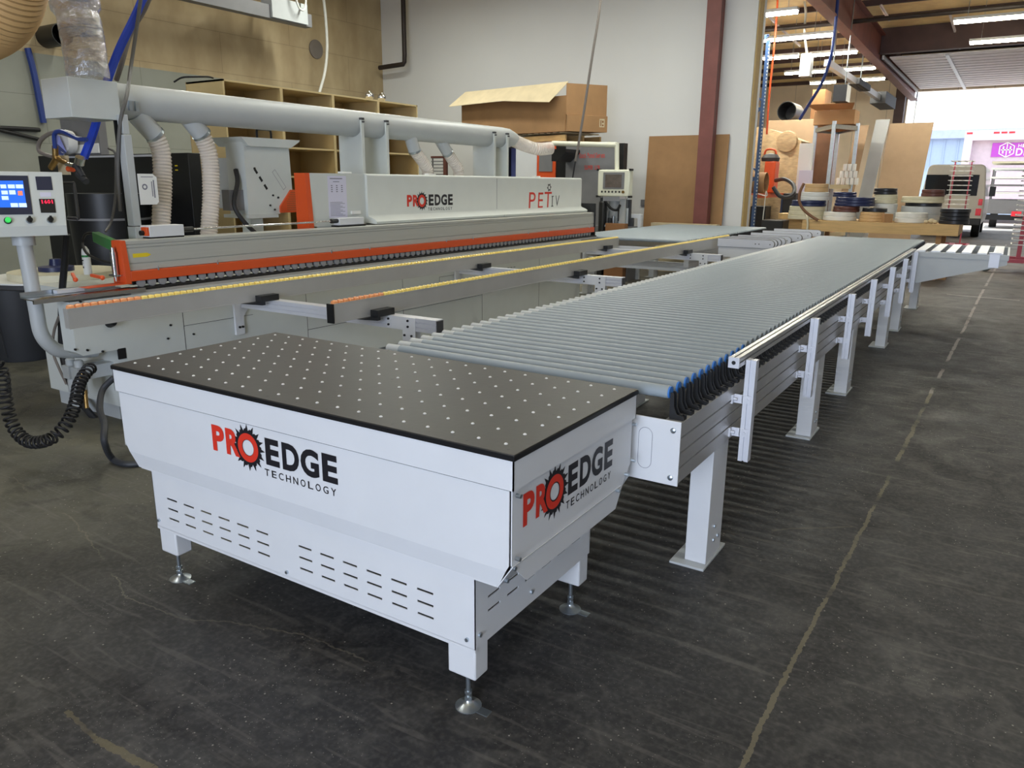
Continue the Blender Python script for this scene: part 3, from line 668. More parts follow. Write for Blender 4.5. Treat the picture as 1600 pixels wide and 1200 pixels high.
# ============================================================ BELT TRANSFER BETWEEN THE CONVEYORS
tr = thing('belt_transfer', 'white belt transfer arms between the two roller conveyors', 'conveyor', (-3.1, 12.3, 0))
def belt_arm(root, y, x0, x1, wd=0.06):
    n = 8; z0, z1 = 0.845, 0.955; r = (z1 - z0) / 2; zc = (z0 + z1) / 2
    pts = [(x0, z0), (x1 - r, z0)] + [(x1 - r + r * math.sin(PI * i / n), zc - r * math.cos(PI * i / n)) for i in range(n + 1)] + [(x0, z1)]
    a = MB().prism(pts, 'y', y, y + wd).build('belt_arm', 'alu_pale', root)
    pts = [(x0, z0 - .003), (x1 - r, z0 - .003)] + [(x1 - r + (r + .004) * math.sin(PI * i / n), zc - (r + .004) * math.cos(PI * i / n)) for i in range(n + 1)] + [(x0, z1 + .003)]
    MB().prism(pts, 'y', y + 0.012, y + wd - 0.012).build('belt', 'groove_dark', a)
    b = MB()
    for u in (r, r + 0.15, r + 0.2): b.cyl((x1 - u, y - 0.002, zc), (x1 - u, y, zc), 0.008, n=8)
    b.build('bolt', 'black_plastic', a)
for i, y in enumerate((10.98, 11.15, 11.36, 11.6, 11.95, 12.65, 13.35, 14.1)): belt_arm(tr, y, -3.49, -2.70 if i != 9 else -2.8)
b = MB(); b.box(-3.48, -2.75, 11.0, 11.08, 0.70, 0.84); b.box(-3.3, -3.2, 11.0, 14.1, 0.6, 0.7); b.build('carrier_beam', 'white_paint', tr)
b = MB(); b.box(-3.3, -3.2, 11.05, 11.15, 0, 0.7); b.box(-3.3, -3.2, 14.0, 14.1, 0, 0.7); b.build('leg', 'white_paint', tr)
MB().box(-2.65, -2.50, 10.9, 14.2, 0.845, 0.86).build('side_plate', 'alu_pale', tr)
# ============================================================ SUPPORT RAILS WITH YELLOW ROLLERS
def support_rail(label, x, y0, y1, cap):
    r = thing('support_rail', label, 'rail', (x, y0, 0.8), None)
    b = MB(); b.box(x - 0.05, x, y0, y1, 0.825, 0.945); b.box(x, x + 0.003, y0, y1, 0.940, 0.948); b.box(x, x + 0.003, y0, y1, 0.823, 0.829)
    b.build('rail_profile', 'alu_dark', r, smooth=0)
    if cap: MB().box(x - 0.051, x + 0.004, y0 - 0.012, y0, 0.823, 0.947).build('end_cap', 'black_plastic', r)
    p = 0.048; n = int((y1 - y0) / p)
    def one(b, y): b.lathe([(0.008, -0.021), (0.017, -0.018), (0.020, 0), (0.017, 0.018), (0.008, 0.021)], (x - 0.022, y, 0.949), 'y', 10)
    mb = MB(); one(mb, y0 + 0.03); o = mb.build('orange_roller', 'orange_bead', r)
    for i in range(1, 10): dup_part(o, r, (0, i * p, 0))
    mb = MB(); one(mb, y0 + 0.03 + 10 * p); o = mb.build('yellow_roller', 'yellow_bead', r)
    for i in range(1, 90): dup_part(o, r, (0, i * p, 0))
    mb = MB()
    for i in range(100, n): one(mb, y0 + 0.03 + i * p)
    tag(mb.build('yellow_rollers', 'yellow_bead', r), kind='stuff')
support_rail('aluminium rail with yellow rollers on top, the one next to the edge banding machine', -4.70, 2.42, 10.26, False)
support_rail('aluminium rail with yellow rollers and black end cap, nearer the roller conveyor', -3.545, 3.47, 11.75, True)
for i, (yc, lb) in enumerate(((3.92, 'nearest of the three aluminium crossbars under the yellow-roller rails'), (6.82, 'middle of the three aluminium crossbars under the yellow-roller rails'), (9.86, 'farthest of the three aluminium crossbars under the yellow-roller rails'))):
    cb = thing('support_crossbar', lb, 'crossbar', (-3.8, yc, 0.72), None)
    b = MB(); g = .008
    pts = [(yc, 0.732), (yc, 0.757), (yc + g, 0.757), (yc + g, 0.765), (yc, 0.765), (yc, 0.789), (yc + g, 0.789), (yc + g, 0.797), (yc, 0.797), (yc, 0.822), (yc + 0.08, 0.822), (yc + 0.08, 0.732)]
    b.prism(pts, 'x', -5.02, -3.08); b.build('crossbar_profile', 'alu_pale', cb, smooth=0)
    b = MB(); b.box(-3.08, -3.075, yc + .006, yc + 0.075, 0.738, 0.816); b.build('end_cap', 'groove_dark', cb)
    b = MB(); b.prism([(-3.50, 0.822), (-3.25, 0.822), (-3.25, 0.645), (-3.36, 0.645), (-3.36, 0.735), (-3.50, 0.735)], 'y', yc - 0.008, yc - 0.001); br = b.build('bracket_plate', 'white_paint', cb)
    b = MB()
    for (u, v) in ((-3.48, 0.80), (-3.48, 0.76), (-3.31, 0.80), (-3.31, 0.76), (-3.34, 0.70), (-3.28, 0.70)): b.cyl((u, yc - 0.016, v), (u, yc - 0.008, v), 0.008, n=8)
    b.build('bolt', 'black_plastic', br)
    MB().box(-3.34, -3.26, yc + 0.0, yc + 0.06, 0.0, 0.732).build('support_leg', 'white_paint', cb)
    for xr in (-4.70, -3.545):
        b = MB(); b.box(xr + 0.006, xr + 0.07, yc - 0.12, yc + 0.05, 0.8225, 0.868); b.prism([(yc - 0.25, 0.8225), (yc - 0.05, 0.8225), (yc - 0.05, 0.79), (yc - 0.08, 0.79)], 'x', xr - 0.02, xr + 0.03)
        b.build('rail_foot', 'black_plastic', cb)
    b = MB(); b.prism([(yc - 0.06, 0.86), (yc + 0.14, 0.86), (yc + 0.14, 0.80), (yc + 0.02, 0.66), (yc + 0.02, 0.52), (yc - 0.06, 0.52)], 'x', -5.045, -5.022); br = b.build('wall_bracket', 'white_paint', cb)
    b = MB()
    for (u, v) in ((yc - 0.03, 0.84), (yc + 0.05, 0.84), (yc - 0.03, 0.58), (yc, 0.58)): b.cyl((-5.022, u, v), (-5.01, u, v), 0.009, n=8)
    b.build('bolt', 'black_plastic', br)

# ============================================================ EDGE BANDING MACHINE
eb = thing('edge_banding_machine', 'long white and orange edge banding machine with hood, logo and overhead dust pipe', 'machine', (-5.6, 6.5, 0))
XF = -5.05
b = MB(); b.box(-6.15, XF, 2.96, 9.75, 0.12, 0.93); b.build('body', 'grey_white_paint', eb)
b = MB(); b.prism([(2.62, 0.93), (2.62, 0.60), (2.66, 0.57), (2.96, 0.57), (2.96, 0.93)], 'x', -5.20, XF); b.build('front_box', 'grey_white_paint', eb)
b = MB(); b.box(-6.11, -5.30, 3.0, 3.6, 0.0, 0.60); b.build('pedestal', 'light_grey_paint', eb)
for y in (5.5, 9.0): MB().box(-6.0, -5.3, y, y + .6, 0, .12).build('machine_foot', 'light_grey_paint', eb)
b = MB()
for y in (3.42, 4.62, 5.9, 7.3, 8.6): b.box(XF, XF + 0.0015, y, y + 0.004, 0.14, 0.92)
b.box(XF, XF + 0.0015, 3.42, 4.05, 0.655, 0.658); b.box(XF, XF + 0.0015, 4.62, 7.3, 0.44, 0.444)
b.box(XF, XF + 0.0015, 6.5, 6.8, 0.5, 0.503); b.box(XF, XF + 0.0015, 6.5, 6.8, 0.72, 0.723); b.box(XF, XF + .0015, 6.5, 6.503, 0.5, 0.72); b.box(XF, XF + .0015, 6.8, 6.803, 0.5, 0.72)
b.build('panel_seam', 'groove_dark', eb, smooth=0)
b = MB()
for r in range(3):
    for i in range(9): b.box(XF, XF + .002, 7.42 + i * 0.07, 7.46 + i * 0.07, 0.60 + r * 0.05, 0.606 + r * 0.05)
b.build('vent_slots', 'black_plastic', eb, smooth=0)
b = MB(); b.box(XF - 0.01, XF + .002, 2.90, 2.955, 0.50, 0.575); b.build('cable_opening', 'black_plastic', eb)
for (px, py) in ((125, 471), (117, 546), (136, 547), (266, 508), (262, 529), (302, 522), (160, 549)):
    q = AX(px, py, XF); b = MB(); b.cyl(q, q + Vector((0.01, 0, 0)), 0.008, n=8); b.build('bolt', 'black_plastic', eb)
b = MB(); b.lathe([(0.04, 0), (0.03, 0.03), (0.02, 0.05)], AX(172, 503, XF), 'x', 12); b.build('lever_knob', 'black_plastic', eb)
# feed track
b = MB(); b.box(-5.2, -5.06, 3.05, 10.27, 0.93, 0.952); b.build('feed_table', 'alu', eb)
b = MB(); b.box(-5.165, -5.07, 3.08, 10.27, 0.952, 0.968); b.build('track_pad', 'black_rubber', eb)
b = MB(); b.prism([(-5.05, 0.965), (-5.16, 0.965), (-5.16, 0.972), (-5.06, 0.972)], 'y', 2.40, 3.1); b.box(-5.055, -5.04, 2.40, 3.15, 0.945, 0.97); b.build('entry_track', 'chrome', eb)
b = MB(); b.box(-5.24, -5.17, 2.42, 3.05, 0.965, 0.975); b.box(-5.245, -5.24, 2.42, 3.05, 0.965, 1.0); b.build('entry_table', 'zinc', eb)
b = MB(); b.box(-5.23, -5.18, 2.62, 2.8, 0.976, 0.998); b.build('entry_block', 'alu_pale', eb)
# pressure beam
b = MB(); zs = [1.115, 1.135, 1.15, 1.245, 1.262, 1.29]
pts = [(-5.25, 1.088)]
for a, c in ((1.088, 1.132), (1.138, 1.240), (1.246, 1.262), (1.268, 1.290)): pts += [(-5.12, a), (-5.12, c), (-5.128, c), (-5.128, c + .006)]
pts = pts[:-2] + [(-5.14, 1.295), (-5.25, 1.295)]
b.prism(pts, 'y', 3.09, 10.27); b.build('pressure_beam', 'beam_alu', eb, smooth=0)
b = MB(); b.box(-5.14, -5.10, 3.09, 10.26, 1.015, 1.085); ob = b.build('beam_skirt', 'orange_paint', eb, bevel=0.003)
b = MB()
for y in (3.3, 5.0, 6.7, 8.4, 10.1):
    b.cyl((-5.10, y, 1.078), (-5.095, y, 1.105), 0.006, n=8); b.cyl((-5.10, y + .5, 1.078), (-5.095, y + .5, 1.105), 0.006, n=8)
b.build('bolt', 'zinc', ob)
b = MB(); b.prism([(-5.225, 1.295), (-5.25, 1.0), (-5.10, 1.0), (-5.10, 1.10), (-5.12, 1.295)], 'y', 3.05, 3.088); b.prism([(3.05, 1.0), (2.78, 1.0), (2.76, 1.004), (3.05, 1.008)], 'x', -5.19, -5.10); b.build('beam_end_plate', 'orange_paint', eb)
b = MB(); b.cyl((-5.17, 3.02, 1.02), (-5.17, 3.02, 1.05), 0.008); b.cyl((-5.17, 3.02, 1.05), (-5.17, 3.02, 1.22), 0.02); b.cyl((-5.17, 3.02, 1.22), (-5.17, 3.02, 1.25), 0.014)
b.box(-5.22, -5.13, 3.0, 3.05, 1.055, 1.065); b.build('air_cylinder', 'chrome', eb)
f = Flat((-5.119, 3.13, 1.175), (0, 1, 0), (0, 0, 1), 0.0005); f.poly([(0, 0), (0.11, 0), (0.14, 0.014), (0.11, 0.028), (0, 0.028)]); f.build('direction_label', 'yellow_label', eb)
wh = MB().lathe([(0.006, 0), (0.018, 0.0), (0.020, 0.002), (0.030, 0.002), (0.030, 0.022), (0.018, 0.024), (0.006, 0.024)][::-1], (-5.135, 3.17, 0.998), 'x', 20).build('pressure_wheel', 'wheel_grey', eb)
for i in range(1, 85): dup_part(wh, eb, (0, i * 0.083, 0))
b = MB(); b.box(-5.30, -5.14, 3.12, 10.24, 0.985, 1.02); b.build('wheel_carrier', 'black_plastic', eb)
# electric boxes and push rod on the beam
p0 = AX(235, 372, -5.15); p1 = AX(289, 372, -5.15)
b = MB(); b.box(-5.26, -5.15, p0.y, p1.y, 1.305, 1.385); swb = b.build('switch_box', 'white_paint', eb, bevel=0.004)
b = MB(); b.box(-5.255, -5.155, p0.y + 0.01, p1.y, 1.296, 1.306); b.build('box_foot', 'black_plastic', swb)
b = MB(); b.box(-5.22, -5.155, p0.y - 0.022, p0.y, 1.315, 1.375); b.build('switch_plate', 'orange_paint', swb, bevel=0.003)
b = MB(); b.cyl((-5.195, p0.y - 0.045, 1.335), (-5.195, p0.y - 0.02, 1.335), 0.018); b.build('switch_knob', 'black_plastic', swb)
p2 = AX(531, 350, -5.18); p3 = AX(569, 350, -5.18)
b = MB(); b.box(-5.26, -5.18, p2.y, p3.y, 1.31, 1.375); sb2 = b.build('sensor_box', 'white_paint', eb, bevel=0.004)
b = MB(); b.box(-5.27, -5.17, p2.y - .02, p3.y + .01, 1.296, 1.309); b.cyl((-5.21, p2.y - .08, 1.35), (-5.21, p2.y, 1.35), 0.02, n=8); b.cyl((-5.19, p1.y, 1.345), (-5.19, p1.y + .1, 1.345), 0.02, n=8); b.build('cable_gland', 'black_plastic', sb2)
b = MB(); b.cyl((-5.19, p1.y + .08, 1.345), (-5.21, p2.y - .07, 1.35), 0.008); b.build('push_rod', 'chrome', eb)
# hood
n = 5; pr = [(-5.33, 1.31), (-5.20, 1.30), (-5.19, 1.325), (-5.22, 1.345), (-5.29, 1.37), (-5.30, 1.385)]
pr += [(-5.325 + 0.025 * math.cos(a), 1.75 + 0.025 * math.sin(a)) for a in [i * PI / 2 / n for i in range(n + 1)]] + [(-5.47, 1.775), (-5.47, 1.31)]
b = MB(); b.prism(pr, 'y', 5.715, 10.20); hd = b.build('hood', 'grey_white_paint', eb, smooth=40)
b = MB(); b.box(-5.3, -5.2985, 7.98, 7.985, 1.39, 1.75); b.box(-5.19, -5.189, 7.98, 7.985, 1.30, 1.325); b.build('hood_seam', 'print_grey', hd)
b = MB(); b.box(-5.47, -5.33, 5.01, 5.715, 1.30, 1.772); hp = b.build('hood_end_panel', 'grey_white_paint', eb)
b = MB(); b.prism([(-5.47, 1.772), (-5.47, 1.25), (-5.31, 1.25), (-5.31, 1.30), (-5.335, 1.772)], 'y', 4.955, 5.01); b.build('hood_cheek', 'orange_paint', eb)
fp = Flat((-5.3295, 5.22, 1.37), (0, 1, 0), (0, 0, 1), 0.0005); fp.rect(0, 0.24, 0, 0.38); sh = fp.build('instruction_sheet', 'lilac_paper', hp)
fp = Flat((-5.3285, 5.22, 1.37), (0, 1, 0), (0, 0, 1), 0.0005)
for i in range(3):
    for j in range(4): fp.rect(0.04 + i * 0.065, 0.06 + i * 0.065, 0.235 + j * 0.018, 0.243 + j * 0.018)
for j in range(11): fp.rect(0.02, 0.21 - 0.03 * (j % 3), 0.02 + j * 0.012, 0.024 + j * 0.012)
fp.rect(0.03, 0.19, 0.352, 0.36); fp.rect(0.07, 0.15, 0.325, 0.331); fp.build('printed_lines', 'print_grey', hp)
MB().box(-5.325, -5.31, 5.5, 5.62, 1.40, 1.43).build('latch', 'label_white', hp)
logo(hd, (-5.2995, 6.30, 1.405), (0, 1, 0), (0, 0, 1), 0.79, 0.176)
YH = [AX(px, 320, -5.30).y for px in (826, 838, 838.5, 848, 850, 864)]; oy = YH[0]
fr = Flat((-5.2995, oy, 1.372), (0, 1, 0), (0, 0, 1), 0.001)
fr.text('P', 0.0, YH[1] - oy - .03, 0, 0.212, 0.0, 0.05); fr.text('E', YH[2] - oy + .03, YH[3] - oy, 0.005, 0.208, 0.0, 0.05); fr.text('T', YH[4] - oy, YH[5] - oy - .05, 0.0, 0.215, 0.0, 0.05)
fr.build('red_lettering', 'red_print', hd)
YI = [AX(px, 320, -5.30).y for px in (861, 865, 867, 873, 857.5)]
fb = Flat((-5.2995, oy, 1.372), (0, 1, 0), (0, 0, 1), 0.0012)
xi = YI[0] - oy; fb.rect(xi + .02, xi + .04, 0.02, 0.16); fb.rect(xi, xi + .06, 0.02, 0.03); fb.rect(xi + .01, xi + .07, 0.15, 0.16)
fb.text('V', YI[2] - oy, YI[3] - oy, 0.02, 0.165, -0.01, 0.1)
fb.ring(YI[4] - oy, 0.272, 0.026, lambda i: 0.056 if i % 5 < 2 else 0.040, 30); fb.build('black_lettering', 'black_print', hd)
for y in (5.45, 6.75, 9.0):
    b = MB(); b.box(-5.42, -5.36, y, y + 0.12, 1.775, 1.79); b.build('hood_catch', 'label_white', hd)
# units behind the hood
b = MB(); b.box(-6.0, -5.5, 5.7, 9.6, 0.93, 1.70); b.build('unit_housing', 'light_grey_paint', eb)
# dust pipe with its end box, saddles and riser
PX, PZ, PR = -5.78, 2.272, 0.128
b = MB(); b.lathe([(PR, 0), (PR, 5.35), (PR * 0.95, 5.5), (PR * 0.6, 5.68), (0.02, 5.7)], (PX, 3.45, PZ), 'y', 40); dp = b.build('dust_pipe', 'light_grey_paint', eb, smooth=50)
b = MB(); b.box(-5.95, -5.60, 3.10, 3.46, 2.12, 2.385); b.build('pipe_end_box', 'grey_white_paint', eb, bevel=0.003)
b = MB()
for k in (0, 1): b.box(-5.66 + k * 0.0, -5.64, 3.56 + k * 0.05, 3.585 + k * 0.05, 2.2, 2.27)
b.build('pipe_catch', 'zinc', eb)
def saddle(y):
    b = MB(); pts = [(PX - 0.20, 1.3), (PX + 0.15, 1.3), (PX + 0.15, PZ + 0.02), (PX + 0.128, PZ + 0.02)]
    pts += [(PX + 0.13 * math.cos(a), PZ + 0.13 * math.sin(a)) for a in [-i * PI / 10 for i in range(11)]] + [(PX - 0.20, PZ)]
    # ring of quads so the concave outline stays clean
    N = 12; vs = []
    for i in range(N + 1):
        a = -PI * i / N; cx = PX + 0.13 * math.cos(a); czz = PZ + 0.13 * math.sin(a)
        vs += [(cx, y, czz), (cx, y, 1.2), (cx, y + 0.006, czz), (cx, y + 0.006, 1.2)]
    fs = []
    for i in range(N):
        a = i * 4; c = a + 4; fs += [(a, c, c + 1, a + 1), (a + 2, a + 3, c + 3, c + 2), (a, a + 2, c + 2, c)]
    b.add(vs, fs); b.box(PX + 0.13, PX + 0.15, y - 0.03, y + 0.006, 1.2, PZ + 0.03); b.box(PX - 0.2, PX - 0.13, y, y + 0.006, 1.2, PZ)
    s = b.build('pipe_saddle', 'grey_white_paint', eb, smooth=0)
    q = MB(); q.cyl((PX + 0.15, y - 0.015, PZ + 0.01), (PX + 0.175, y - 0.015, PZ + 0.01), 0.008, n=8); q.box(PX + 0.12, PX + 0.155, y - 0.03, y + 0.01, PZ + 0.028, PZ + 0.05); q.build('clamp', 'groove_dark', s)
for y in (6.05, 6.42, 8.45, 8.75): saddle(y)
b = MB(); b.box(-5.62, -5.52, 3.42, 3.48, 0.93, 1.36); b.box(-5.61, -5.53, 3.42, 3.48, 1.365, 2.02); b.box(-5.60, -5.54, 3.425, 3.475, 2.025, 2.16); b.build('pipe_post', 'light_grey_paint', eb, bevel=0.003)
b = MB(); b.box(-5.64, -5.62, 3.42, 3.47, 0.95, 2.16); b.build('post_cable_channel', 'black_plastic', eb)
# sliding gate plate beside the post
b = MB(); y0 = 3.49; b.prism([(y0, 1.52), (y0 + 0.13, 1.52), (y0 + 0.15, 1.54), (y0 + 0.15, 1.72), (y0 + 0.12, 1.745), (y0, 1.745)], 'x', -5.53, -5.522); gp = b.build('gauge_plate', 'label_white', eb)
f = Flat((-5.5215, y0, 1.52), (0, 1, 0), (0, 0, 1), 0.0005); f.ring(0.045, 0.13, 0.012, 0.022, 16); f.rect(0.10, 0.107, 0.06, 0.17); f.rect(0.115, 0.125, 0.05, 0.18); f.rect(0.02, 0.12, 0.20, 0.205); f.build('gauge_marks', 'print_grey', gp)
def ridged_hose(pts, r, mt, parent, name, n=22, pitch=0.026, dep=0.90):
    P = spline(pts, 8); L = [0]
    for i in range(1, len(P)): L.append(L[-1] + (P[i] - P[i - 1]).length)
    m = int(L[-1] / pitch * 2); out = []; j = 0
    for i in range(m + 1):
        t = L[-1] * i / m
        while j < len(L) - 2 and L[j + 1] < t: j += 1
        out.append(P[j].lerp(P[j + 1], (t - L[j]) / max(1e-6, L[j + 1] - L[j])))
    b = MB(); b.tube(out, [r * (1.0 if i % 2 else dep) for i in range(len(out))], n, cap=False)
    return b.build(name, mt, parent, smooth=30)
def branch(pxs, x, r, ysh=0.0):
    P = [AX(a, c, x) for a, c in pxs]
    b = MB(); b.cyl(P[0], P[1], r * 1.02, n=20); b.build('branch_sleeve', 'light_grey_paint', eb)
    b = MB(); d = (P[1] - P[0]).normalized(); b.tube([P[1] - d * 0.012, P[1] + d * 0.012], r * 1.08, 20); b.build('hose_clip', 'zinc', eb)
    ridged_hose(P[1:], r, 'clear_hose', eb, 'flexible_hose')
branch([(212, 178), (242, 211), (252, 240), (254, 290), (252, 345), (252, 374)], -5.76, 0.074)
branch([(290, 178), (315, 210), (327, 245), (330, 300), (328, 340), (326, 372)], -5.80, 0.074)
branch([(640, 212), (648, 236), (660, 252), (668, 265), (668, 276)], -5.76, 0.068)
branch([(686, 216), (699, 238), (708, 252), (716, 265), (716, 276)], -5.80, 0.068)
# clear film riser out of the end box
P = [AY(138, 122, 3.28), AY(133, 85, 3.28), AY(129, 60, 3.28), AY(125, 38, 3.28), AY(117, 5, 3.28), AY(112, -40, 3.28), AY(108, -110, 3.28), AY(105, -200, 3.28)]
P = spline(P, 4); rr = [0.140 + 0.0025 * math.sin(i * 1.7) + (0.02 if 14 < i < 18 else 0) for i in range(len(P))]
b = MB(); b.tube(P, rr, 28, cap=False); b.build('clear_riser_duct', 'clear_film', eb, smooth=80)
for i in (10, 17): MB().tube([P[i], P[i] + (P[i + 1] - P[i]).normalized() * 0.02], rr[i] + 0.004, 28).build('duct_clamp', 'clear_film', eb)
# clear hose at the far end of the pipe
ridged_hose([(PX, 9.1, PZ - 0.02), (PX + .05, 9.35, PZ - 0.08), (PX + 0.16, 9.5, PZ - 0.12), (PX + 0.24, 9.7, PZ - 0.1)], 0.085, 'clear_hose', eb, 'flexible_hose')
# glue unit
gu = MB(); q = AX(386, 300, -5.85); gy = q.y
gu.prism([(gy, 1.40), (gy, 2.00), (gy - .02, 2.04), (gy + 0.56, 2.04), (gy + 0.52, 2.0), (gy + 0.53, 1.62), (gy + 0.36, 1.40)], 'x', -6.10, -5.85)
gl = gu.build('glue_unit', 'grey_white_paint', eb)
b = MB(); b.prism([(gy - 0.06, 2.075), (gy + 0.62, 2.075), (gy + 0.60, 2.055), (gy + 0.5, 2.0), (gy + 0.02, 2.0)], 'x', -6.22, -5.80); b.build('glue_lid', 'grey_white_paint', gl)
b = MB(); b.box(-6.30, -6.10, gy, gy + 0.3, 1.45, 1.9); b.build('glue_motor', 'light_grey_paint', gl)
b = MB(); hy = gy + 0.20; b.tube(spline([(-5.9, hy, 2.07), (-5.9, hy, 2.14), (-5.9, hy + 0.02, 2.155), (-5.9, hy + 0.14, 2.155), (-5.9, hy + 0.16, 2.14), (-5.9, hy + 0.16, 2.07)], 3), 0.01, 8); b.build('lid_handle', 'black_plastic', gl)
b = MB()
for i in range(3):
    T = Vector((-5.849, gy + 0.09 + i * 0.05, 1.80 - i * 0.07)); d1 = Vector((0, 0.030, -0.042)); d2 = Vector((0, 0.014, 0.010))
    b.add([T, T + d1, T + d1 + d2 * 1.4, T + d2 * 1.4], [(0, 1, 2, 3)])
for dy, dz in ((0.25, -.02), (0.29, 0.07), (0.10, .31), (0.35, 0.05), (0.30, -.06)): b.cyl((-5.85, gy + dy, 1.5 + dz), (-5.84, gy + dy, 1.5 + dz), 0.009, n=8)
b.build('glue_slot', 'black_plastic', gl, smooth=0)
f = Flat((-5.849, gy + 0.22, 1.72), (0, 0.6, -0.8), (0, 0.8, 0.6), 0.001)
f.rect(0, 0.2, 0.10, 0.103); f.rect(0, 0.2, 0.14, 0.143); f.rect(0, 0.003, 0.10, 0.14); f.rect(0.2, 0.203, 0.10, 0.143); f.build('label_outline', 'print_grey', gl)
b = MB(); b.prism([(gy + 0.36, 1.41), (gy + 0.36, 1.47), (gy + 0.50, 1.62), (gy + 0.62, 1.62), (gy + 0.62, 1.41)], 'x', -5.86, -5.83); pg = b.build('perforated_guard', 'orange_paint', eb)
b = MB()
for i in range(12):
    for j in range(9):
        yy = gy + 0.44 + i * 0.014; zz = 1.43 + j * 0.02
        if zz < 1.60 and yy > gy + 0.40 + (zz - 1.45) * 0.6: b.box(-5.83, -5.829, yy, yy + 0.007, zz, zz + 0.009)
b.build('guard_holes', 'cardboard_dark', pg, smooth=0)
b = MB(); b.box(-6.15, -5.80, gy - 0.04, gy + 0.30, 1.37, 1.40); b.box(-6.0, -5.88, gy + 0.04, gy + 0.18, 0.93, 1.37); b.build('glue_stand', 'grey_white_paint', gl)
P = [AX(356, 300, -5.95), AX(368, 265, -5.95), AX(371, 285, -5.9), AX(366, 320, -5.85), AX(380, 345, -5.8), AX(400, 365, -5.75)]
b = MB(); b.tube(spline(P[1:]), 0.02, 8); b.build('glue_cable', 'black_rubber', eb)
b = MB(); q = AX(362, 318, -5.9); b.box(-6.0, -5.9, q.y - 0.02, q.y + 0.14, 1.44, 1.62); b.build('servo_motor', 'grey_machine', eb)
# far end units of the machine
b = MB(); b.prism([(10.272, 0.95), (10.29, 0.95), (10.29, 1.35), (10.285, 1.42), (10.275, 1.42), (10.272, 1.35)], 'x', -5.4, -5.10); b.build('trim_unit_cover', 'black_plastic', eb)
# operator panel on its bent arm
XP = -5.3
arm = spline([AX(36, 372, XP), AX(45, 420, XP), AX(56, 480, XP), AX(64, 520, XP), AX(80, 541, XP), AX(100, 549, XP), AX(150, 548, XP)], 6)
b = MB(); b.tube(arm, [0.046] * len(arm), 20); am = b.build('panel_arm', 'light_grey_paint', eb, smooth=60)
b = MB(); b.tube([AX(36, 368, XP), AX(38, 383, XP)], 0.066, 20); b.build('arm_collar', 'light_grey_paint', am)
pn = Vector((0.90, -0.26, 0.34)); pc = AX(104, 350, -5.12); pux = Vector((0.26, 0.90, 0)).normalized()
def atp(px, py, lift=0.0):
    d = FW + RT * (px - 800) / F_PX + UP * (600 - py) / F_PX
    p = CAM + d * ((pc - CAM).dot(pn) / d.dot(pn)); return p + pn.normalized() * lift
def plate(quad, t, name, mt, parent, lift=0.0):
    a = [atp(x, y, lift + t) for x, y in quad]; c = [atp(x, y, lift) for x, y in quad]; m = len(quad)
    b = MB(); b.add(a + c, [tuple(range(m)), tuple(range(2 * m - 1, m - 1, -1))] + [(i, (i + 1) % m, m + (i + 1) % m, m + i) for i in range(m)])
    return b.build(name, mt, parent, smooth=0)
# housing: corners taken from the face, left side mirrored beyond the frame
a = atp(97, 269); c = atp(104, 352); wdt = 0.62
L0 = a - pux * wdt; L1 = c - pux * wdt; back = Vector((-0.16, 0.046, 0)); low = Vector((0.0, 0.0, -0.062))
b = MB(); b.add([a, c, c + low, c + low + back, a + back, L0, L1, L1 + low, L1 + low + back, L0 + back],
    [(0, 1, 6, 5), (1, 2, 7, 6), (2, 3, 8, 7), (3, 4, 9, 8), (4, 0, 5, 9), (0, 1, 2, 3, 4), (5, 6, 7, 8, 9)])
hs = b.build('panel_housing', 'grey_white_paint', eb, smooth=0, bevel=0.003)
plate([(43, 275), (51, 335), (-60, 336), (-60, 274)], 0.006, 'screen_bezel', 'navy_box', hs)
plate([(35.5, 283), (41.5, 324.5), (-50, 325), (-52, 283)], 0.002, 'screen', 'screen_blue', hs, 0.006)
for (x, y, ww, hh) in ((0, 289, 9, 6), (11.5, 289, 11, 6), (24, 289, 11.5, 6), (1.5, 298.5, 10, 6), (13.5, 298, 10, 6.5), (2, 307, 10.5, 6), (16, 318, 11.5, 6.3), (29, 318, 12, 6.3), (-12, 289, 9, 6), (-11, 298, 9, 6), (-11, 307, 9, 6)):
    plate([(x, y), (x + ww, y), (x + ww + 1, y + hh), (x + 1, y + hh)], 0.0006, 'screen_tile', 'screen_tile', hs, 0.008)
plate([(27.5, 299), (34.5, 299), (35.5, 306), (28, 306)], 0.0006, 'screen_tile', 'screen_orange', hs, 0.008)
plate([(55, 276), (79.5, 276), (82.5, 297), (58, 297)], 0.004, 'temperature_display', 'navy_box', hs)
d2 = plate([(60.5, 311), (84.5, 311), (87.5, 332.5), (64, 332.5)], 0.004, 'temperature_display', 'black_plastic', hs)
plate([(62, 300.5), (79.5, 300.5), (80, 307.5), (63, 307.5)], 0.001, 'paper_label', 'lilac_paper', hs)
O = atp(65.5, 318.5, 0.0045); ux = pux; uy = (atp(60, 300) - atp(60, 330)); uy = (uy - ux * uy.dot(ux)).normalized()
f = Flat(O, ux, uy, 0.0006)
for ch, x in (('1', 0.0), ('6', 0.022), ('0', 0.048), ('1', 0.080)): f.text(ch, x * .7, x * .7 + (0.006 if ch == '1' else 0.014), 0, 0.024, 0.02)
f.build('display_digits', 'red_digits', hs)
def knob(px, py, name, mt, cap=None):
    o = atp(px, py); nn = pn.normalized()
    b = MB(); b.tube([o, o + nn * 0.01], 0.021, 20); r = b.build('knob_ring', 'black_plastic' if cap else 'zinc', hs)
    b = MB(); b.tube([o + nn * 0.01, o + nn * 0.025], 0.016, 20)
    if not cap: b.bar(o + nn * 0.028 - Vector((0, 0, 0.02)), o + nn * 0.028 + Vector((0, 0, 0.02)), 0.01, 0.01)
    b.build(name, mt, hs)
